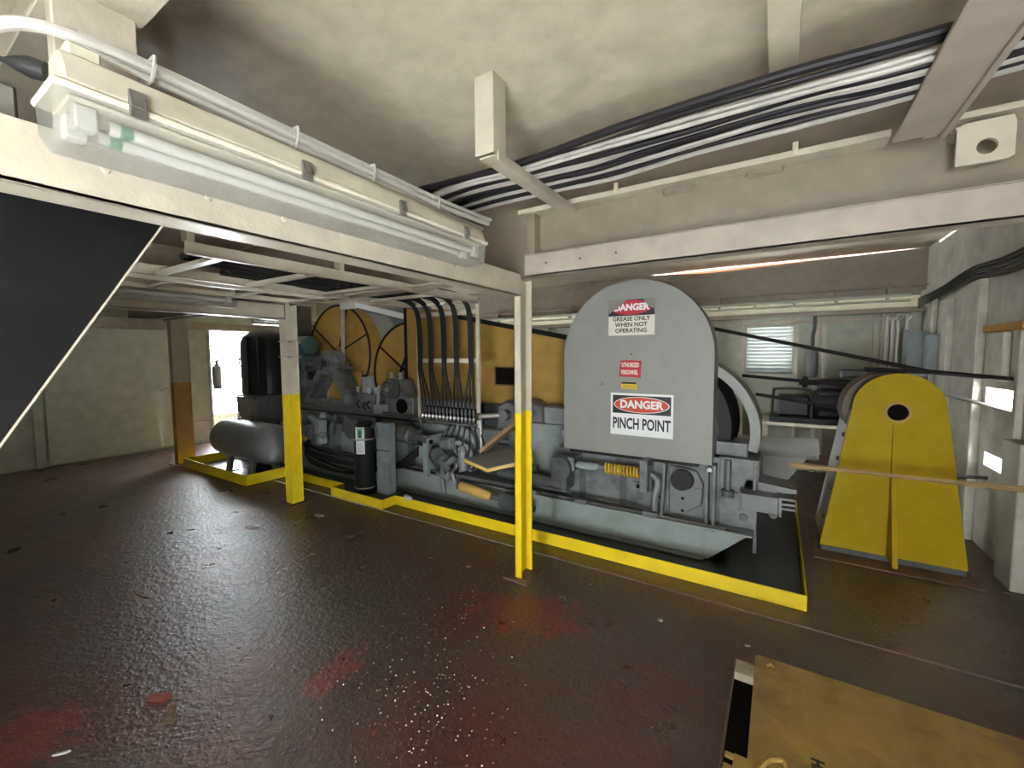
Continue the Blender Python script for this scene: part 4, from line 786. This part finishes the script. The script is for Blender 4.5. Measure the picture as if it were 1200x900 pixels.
def fixture(name, label, x, y0, y1, z, near=True):
    """enclosed double batten along Y; z = top of the housing"""
    t = thing(name, label, 'light', (x, (y0+y1)/2, z), 'enclosed fluorescent lights')
    w = 0.17
    hs = MB().prism([(x-w*0.32, z), (x+w*0.32, z), (x+w*0.45, z-0.05), (x+w*0.5, z-0.075), (x-w*0.5, z-0.075), (x-w*0.45, z-0.05)], y0+0.02, y1-0.02)
    # prism() extrudes along y from (x,z) outlines
    hs.build('housing', 'cream', t, 0.006)
    MB().box(x-w*0.52, x+w*0.52, y0, y1, z-0.092, z-0.075).build('seal_rim', 'cream', t, 0.005)
    zl = z-0.092
    o = [(x-w*0.5, zl), (x+w*0.5, zl), (x+w*0.44, zl-0.085), (x+w*0.30, zl-0.105), (x-w*0.30, zl-0.105), (x-w*0.44, zl-0.085)]
    mb = MB(); n = len(o); C0 = (x, zl-0.05)
    rings = []
    for y, sc in ((y0+0.03, 0.82), (y0+0.006, 1.0), (y1-0.006, 1.0), (y1-0.03, 0.82)):
        rings.append([(x+(a-x)*sc, (y if sc == 1 else (y0+0.004 if y < (y0+y1)/2 else y1-0.004)), zl+(b-zl)*sc) for a, b in o])
    rings[0], rings[1] = [(a, y0+0.004, b) for a, _, b in rings[0]], [(a, y0+0.022, b) for a, _, b in rings[1]]
    rings[2], rings[3] = [(a, y1-0.022, b) for a, _, b in rings[2]], [(a, y1-0.004, b) for a, _, b in rings[3]]
    vs = [p for r in rings for p in r]; fs = []
    for k in range(3):
        for i in range(1, n): fs.append((k*n+i, k*n+(i+1) % n, (k+1)*n+(i+1) % n, (k+1)*n+i))
    fs += [tuple(range(n)), tuple(range(3*n, 4*n))]
    mb.add(vs, fs).build('lens', 'lens', t, smooth=False)
    MB().box(x-w*0.40, x+w*0.40, y0+0.03, y1-0.03, zl-0.012, zl-0.002).build('reflector', 'cream', t, 0.003)
    for xx in (x-0.038, x+0.038):
        tb = MB().cyl((xx, y0+0.10, zl-0.04), (xx, y1-0.10, zl-0.04), 0.016, n=12).build('tube', 'tube', t)
        for yy, d in ((y0+0.06, 0.05), (y1-0.06, -0.05)): MB().box(xx-0.018, xx+0.018, yy-0.02, yy+0.02, zl-0.065, zl-0.012).build('lamp_holder', 'conduit', tb, 0.004)
        MB().cyl((xx, y0+0.12, zl-0.04), (xx, y0+0.145, zl-0.04), 0.0164, n=12).build('green_band', 'green', tb)
    L = y1-y0
    for f in (0.09, 0.36, 0.62, 0.88):
        y = y0+f*L
        MB().box(x+w*0.50, x+w*0.56, y-0.016, y+0.016, z-0.105, z-0.045).tube([(x+w*0.53, y-0.014, z-0.05), (x+w*0.60, y-0.014, z-0.085), (x+w*0.60, y+0.014, z-0.085), (x+w*0.53, y+0.014, z-0.05)], 0.003, 6, 1).build('clip', 'metal', t, 0.002)
    return t
fx = fixture('fluorescent_light', 'large cream fluorescent light with cloudy clear lens on the near beam', -1.40, 0.272, 1.86, 2.275)
for y in (0.42, 1.66): MB().box(-1.50, -1.37, y, y+0.05, 2.275, 2.285).box(-1.505, -1.497, y, y+0.05, 2.16, 2.285).build('mount_strap', 'cream', fx, 0.003)
MB().box(-1.46, -1.36, 0.31, 0.37, 2.275, 2.31).build('terminal_box', 'cream', fx, 0.006)
MB().lathe((-1.42, 0.29, 2.245), (-1.46, 0.235, 2.255), [(0, 0.020), (0.03, 0.022), (0.05, 0.016), (0.068, 0.008)], 14).build('cable_gland', 'rubber', fx)
MB().tube([(-1.46, 0.237, 2.255), (-1.52, 0.20, 2.275), (-1.62, 0.12, 2.30)], 0.006, 8).build('cord', 'rubber', fx)
fixture('fluorescent_light', 'distant fluorescent light on the beam beside the black chute', -4.22, 0.55, 1.95, 2.24)
ff = fixture('fluorescent_light', 'farthest fluorescent light seen above the bright doorway', -7.2, 3.6, 4.9, 2.33)
for y in (3.8, 4.7): MB().cyl((-7.2, y, 2.33), (-7.2, y, ZC), 0.008, n=6).build('hanger_rod', 'metal', ff)

# cables on the right wall
for i in range(5):
    tag(MB().tube([(XR-0.075, 3.2, 2.24+0.035*i), (XR-0.085, 4.4, 2.17+0.032*i), (XR-0.08, 5.2, 2.24+0.022*i), (XR-0.075, 6.0, 2.19+0.02*i), (XR-0.09, 6.75, 2.14+0.025*i)], 0.009, 6).build('cable', 'bcable'),
        '%s dark cable sagging along the right wall above the studs' % ('lowest', 'second lowest', 'middle', 'second highest', 'highest')[i], 'cable', 'cables on the right wall')
for i, x in enumerate((1.12, 1.17, 1.22, 1.30)):
    tag(MB().tube([(x, YB-0.09, 0.004), (x, YB-0.09, 1.9), (x+0.01, YB-0.11, 2.02), (x+0.03, YB-0.18, 2.06)], 0.018, 8).build('conduit', 'conduit'), '%s painted conduit from the left in the far right corner' % ('first', 'second', 'third', 'fourth')[i], 'conduit', 'corner conduits')
cb = tag(MB().box(1.22, 1.38, 6.35, 6.5, 1.35, 1.85).box(1.20, 1.22, 6.33, 6.52, 1.33, 1.87).build('electrical_box', 'lgray'), 'grey electrical box in the far right corner', 'electrical box')

# ================================================================== SHEAVE STAND, ROPES, MOTOR TABLE
sh = thing('sheave_stand', 'tall yellow A-frame sheave stand with one shaft hole beside right wall', 'sheave stand', (0.75, 4.4, 0.004))
def aplate(y0, y1, name, m, x0=0.328, x1=1.182, zt=1.455, xa=0.495, xb=1.03, zb=0.06):
    cx = (xa+xb)/2+0.0; r = (xb-xa)/2; zc = zt-r*0.98
    o = [(x0, zb), (x1, zb)] + [(cx+r*math.cos(PI*i/24), zc+r*0.98*math.sin(PI*i/24)) for i in range(25)]
    c = (cx, 1.165); ho = []
    # outline with a hole: resample outline by angle around hole
    n = 64; outl = []
    for i in range(n):
        a = 2*PI*i/n; dx, dz = math.cos(a), math.sin(a); best = None
        for k in range(len(o)):
            (ax, az), (bx, bz) = o[k], o[(k+1) % len(o)]
            den = dx*(bz-az)-dz*(bx-ax)
            if abs(den) < 1e-9: continue
            tt = ((ax-c[0])*(bz-az)-(az-c[1])*(bx-ax))/den; u = ((ax-c[0])*dz-(az-c[1])*dx)/den
            if tt > 0 and -1e-6 <= u <= 1+1e-6 and (best is None or tt < best): best = tt
        outl.append((c[0]+dx*best, c[1]+dz*best))
    for corner in ((x0, zb), (x1, zb)):   # keep the two foot corners sharp
        a = math.atan2(corner[1]-c[1], corner[0]-c[0]) % (2*PI); outl[round(a/(2*PI)*n) % n] = corner
    return MB().ring(outl, [(c[0]+0.062*math.cos(2*PI*i/n), c[1]+0.062*math.sin(2*PI*i/n)) for i in range(n)], y0, y1).build(name, m, sh, smooth=False)
fp = aplate(4.17, 4.19, 'side_plate', 'ayellow')
aplate(4.78, 4.80, 'side_plate', 'ayellow', 0.36, 1.15, 1.40, 0.53, 0.99)
MB().lathe((0.762, 4.165, 1.165), (0.762, 4.80, 1.165), [(0.025, 0.061), (0.03, 0.061), (0.03, 0.055), (0.63, 0.055)], 24).build('shaft', 'dark', sh)
MB().ring(circ(0.762, 1.165, 0.078, 32), circ(0.762, 1.165, 0.062, 32), 4.164, 4.17).build('hole_rim', 'ochre2', sh)
MB().prism([(4.17, 1.08), (4.165, 1.08), (4.12, 0.6), (3.95, 0.06), (4.17, 0.06)], 0.738, 0.768, 0).build('rib', 'ayellow', sh)
for s, xx, xt in ((-1, 0.335, 0.50), (1, 1.175, 1.03)):
    MB().add([(xx, 4.19, 0.06), (xx, 4.80, 0.06), (xt, 4.80, 1.15), (xt, 4.19, 1.15), (xx-0.01*s, 4.19, 0.06), (xx-0.01*s, 4.80, 0.06), (xt-0.01*s, 4.80, 1.15), (xt-0.01*s, 4.19, 1.15)],
             [(0, 1, 2, 3), (7, 6, 5, 4), (0, 4, 5, 1), (1, 5, 6, 2), (2, 6, 7, 3), (3, 7, 4, 0)]).build('end_plate', 'swhite', sh)
    for z in (0.25, 0.5, 0.75, 0.95):
        t = (z-0.06)/1.09; x = xx+(xt-xx)*t; MB().cyl((x, 4.32, z), (x+0.014*s, 4.32, z), 0.018, n=8).build('bolt', 'rust', sh)
MB().lathe((0.735, 4.34, 1.165), (0.735, 4.64, 1.165), [(0, 0.06), (0.0, 0.285), (0.02, 0.29), (0.06, 0.275), (0.12, 0.22), (0.18, 0.22), (0.24, 0.275), (0.28, 0.29), (0.3, 0.285), (0.3, 0.06)], 40).build('sheave', 'brown', sh)
MB().box(0.28, 1.22, 4.0, 4.95, 0.004, 0.016).build('base_plate', 'rust', sh, 0.004)
MB().box(0.335, 1.175, 4.172, 4.82, 0.016, 0.06).build('sole_plate', 'dgray', sh, 0.004)

def rope(pts, r, m, label, sub=1): tag(MB().tube(pts, r, 8, sub).build('wire_rope', m), label, 'wire rope')
pA = at(836, 385, 1, 4.35); pB = at(1092, 436, 1, 4.5)
rope([pA, pB], 0.016, 'rope', 'black wire rope sloping down from the guard to sheave top')
rope([Vector((0.6, 4.5, 1.475)), pB, Vector((XR, 4.48, 1.41))], 0.018, 'rope', 'thick dark wire rope lying over the sheave top into right wall', 1)
rope([at(870, 440, 1, 4.9), at(1000, 452, 1, 4.7)], 0.016, 'rope', 'dark wire rope just below the louvre running to the sheave')
rope([at(886, 462, 1, 4.8), at(980, 477, 1, 4.6)], 0.016, 'rope', 'lower dark wire rope in front of the black engine')
rope([at(925, 543, 1, 3.88), at(1204, 576, 1, 3.88)], 0.014, 'tanrope', 'tan wire rope stretched in front of the yellow sheave stand')
rope([at(925, 546, 1, 3.88), at(1204, 572, 1, 3.88)], 0.010, 'tanrope', 'second thinner tan wire rope crossing the tan one at the stand')
rope([at(955, 549, 1, 4.87), at(1195, 562, 1, 4.87)], 0.014, 'rope', 'low black wire rope passing behind the yellow sheave stand')
rope([at(1085, 456, 1, 4.5), at(1192, 484, 0, XR+0.05)], 0.014, 'metal', 'bare stranded wire rope leaving through upper wall opening')

tb = thing('motor_table', 'pale steel table carrying the black engine below the louvre', 'table', (0.3, 6.3, 0))
MB().box(-0.15, 1.05, 6.05, 6.7, 0.735, 0.775).build('table_top', 'cream', tb, 0.004)
for x in (-0.12, 1.02):
    for y in (6.08, 6.67): MB().box(x-0.025, x+0.025, y-0.025, y+0.025, 0.004, 0.735).build('leg', 'cream', tb, 0.003)
MB().box(-0.1, 1.0, 6.1, 6.65, 0.28, 0.31).build('shelf', 'rust', tb, 0.003)
en = thing('engine', 'black engine with tubular carry frame on the pale table', 'engine', (0.4, 6.35, 0.775))
MB().box(-0.08, 0.95, 6.12, 6.6, 0.775, 0.84).build('skid', 'black', en, 0.01)
MB().tube([(-0.05, 6.15, 0.84), (-0.04, 6.15, 1.14), (0.0, 6.15, 1.18), (0.30, 6.15, 1.18), (0.34, 6.15, 1.12), (0.35, 6.15, 0.84)], 0.014, 8).build('carry_frame', 'black', en)
MB().box(0.0, 0.34, 6.18, 6.5, 0.84, 1.10).build('housing', 'black', en, 0.03)
MB().lathe((0.34, 6.3, 1.02), (0.62, 6.3, 1.02), [(0, 0.1), (0.03, 0.14), (0.25, 0.14), (0.28, 0.08)], 20).build('alternator', 'black', en)
MB().box(0.40, 0.95, 6.2, 6.55, 0.84, 1.18).build('block', 'black', en, 0.03)
MB().cyl((0.22, 6.3, 1.26), (0.62, 6.3, 1.26), 0.035, n=10).lathe((0.24, 6.3, 1.26), (0.32, 6.3, 1.26), [(0, 0.03), (0.02, 0.07), (0.06, 0.07), (0.08, 0.03)], 14).build('exhaust', 'black', en)
MB().box(0.42, 0.9, 6.22, 6.5, 1.18, 1.30).build('air_box', 'black', en, 0.02)
MB().box(0.62, 0.9, 6.3, 6.5, 1.32, 1.42).build('filter_cap', 'dgray', en, 0.02)
mf = thing('exhaust_stack', 'thin dark pipe with grey silencer rising on the back wall', 'pipe', (0.36, 6.8, 1.2))
MB().lathe((0.37, 6.82, 1.30), (0.37, 6.82, 1.72), [(0, 0.05), (0.04, 0.07), (0.3, 0.07), (0.42, 0.02)], 16).build('silencer', 'silver', mf)
MB().tube([(0.37, 6.82, 1.7), (0.37, 6.82, 1.85), (0.385, 6.82, 1.95), (0.385, 6.84, 2.10)], 0.022, 8).build('pipe', 'dgray', mf)

# ================================================================== HATCH, FLOOR LITTER
ho = thing('floor_hatch', 'worn ochre steel hatch cover over a coaming at lower right', 'hatch', (0.5, 1.7, 0))
hp = [(-0.055, 0.75), (1.40, 0.75), (1.40, 2.43)]; r = 0.025
arc = [(-0.055+r-r*math.sin(a), 2.43-r+r*math.cos(a)) for a in [PI/2*i/6 for i in range(7)]]
MB().prism(hp+arc, 0.052, 0.060, 2).build('cover_plate', 'hatch', ho)
MB().box(-0.145, -0.138, 0.7, 2.36, 0.0, 0.05).box(-0.145, 1.42, 2.353, 2.36, 0.0, 0.05).build('coaming', 'rust', ho, 0.002)
MB().box(-0.138, -0.05, 2.26, 2.353, 0.0, 0.045).build('corner_gusset', 'white', ho, 0.003)
MB().box(-0.138, 1.40, 0.7, 2.353, 0.0, 0.006).build('pit', 'dark', ho)
hg = MB().box(-0.10, -0.02, 1.66, 1.75, 0.060, 0.070).box(-0.13, -0.10, 1.72, 1.745, 0.060, 0.070).box(-0.13, -0.10, 1.665, 1.69, 0.060, 0.070).build('hinge_leaf', 'hatch', ho, 0.002)
MB().tube([(-0.02, 1.70, 0.07), (0.01, 1.76, 0.085), (0.06, 1.79, 0.085), (0.07, 1.74, 0.075)], 0.009, 8).build('clasp', 'hatch', ho)
MB().tube([(0.0, 2.36, 0.062), (0.012, 2.375, 0.07), (0.025, 2.36, 0.064)], 0.006, 6).build('bolt_head', 'hatch', ho)

def flat_text(st, size, x, y, z, m, parent, rot):
    o = text(st, size, 0, 0, 0, m, parent, 1.0, 0.003, 'stencil_mark'); off = OFF[parent.name]; c, d = math.cos(rot), math.sin(rot)
    for v in o.data.vertices:
        p = v.co + off; v.co = Vector((x+p.x*c-p.z*d, y+p.x*d+p.z*c, z)) - off
flat_text('HE', 0.055, 0.17, 1.862, 0.0606, 'sblack', ho, -PI/2)

def litter(px, py, l, w, ang, m, label, name='paper_scrap', cat='litter'):
    p = at(px, py, 2, 0.002); c, s = math.cos(ang), math.sin(ang)
    pts = [(-l, 0), (-l*0.6, w), (0, w*0.8), (l*0.7, w), (l, 0.1*w), (l*0.5, -w), (-l*0.5, -w*0.9)]
    tag(MB().prism([(p.x+a*c-b*s, p.y+a*s+b*c) for a, b in pts], 0.0005, 0.006, 2).build(name, m), label, cat, 'litter on the floor')
litter(374, 604, 0.06, 0.025, 0.2, 'chip', 'pale pointed scrap on the floor in front of the curb jog')
litter(72, 883, 0.03, 0.006, 0.9, 'chip', 'thin white sliver on the floor at the lower left')
litter(549, 664, 0.02, 0.014, 0.4, 'metal', 'small metal nut left of the free standing post', 'loose_nut')
litter(774, 727, 0.014, 0.012, 0.0, 'chip', 'round pale pellet on the red floor right of the post', 'pellet')
litter(186, 818, 0.06, 0.03, 0.6, 'redlead', 'curled red paint flake on the lower left floor', 'paint_flake')
litter(200, 838, 0.07, 0.025, -0.3, 'rust', 'dark curled flake just below the red paint flake', 'paint_flake')
litter(165, 697, 0.10, 0.012, 0.1, 'rust', 'long dark sliver in the glossy part of the floor', 'paint_flake')
litter(876, 757, 0.014, 0.006, 0.3, 'chip', 'small white crumb beside the corner of the hatch', 'pellet')
litter(295, 618, 0.09, 0.03, 0.2, 'rust', 'dark flake in the bright reflection near the post', 'paint_flake')
cc = tag(MB().lathe((-3.28, 3.09, CT+0.03), (-3.18, 3.07, CT+0.02), [(0, 0.02), (0.03, 0.03), (0.05, 0.025), (0.1, 0.022)], 10).build('hose_fitting', 'chip'), 'small white and rusty fitting perched on the yellow curb', 'fitting')
mb = MB()  # white chips placed to imitate specular sparkles on the floor
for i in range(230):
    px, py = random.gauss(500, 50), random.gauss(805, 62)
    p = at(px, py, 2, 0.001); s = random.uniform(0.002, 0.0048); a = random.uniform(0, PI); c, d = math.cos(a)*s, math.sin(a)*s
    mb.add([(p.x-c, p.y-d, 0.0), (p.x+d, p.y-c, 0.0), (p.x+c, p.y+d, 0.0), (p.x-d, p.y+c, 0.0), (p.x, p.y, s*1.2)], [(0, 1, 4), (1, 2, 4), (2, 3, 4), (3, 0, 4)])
ck = tag(mb.build('floor_sparkle', 'chip'), 'scattered tiny white chips imitating sparkles of light on the floor at lower centre', 'sparkle', kind='stuff')
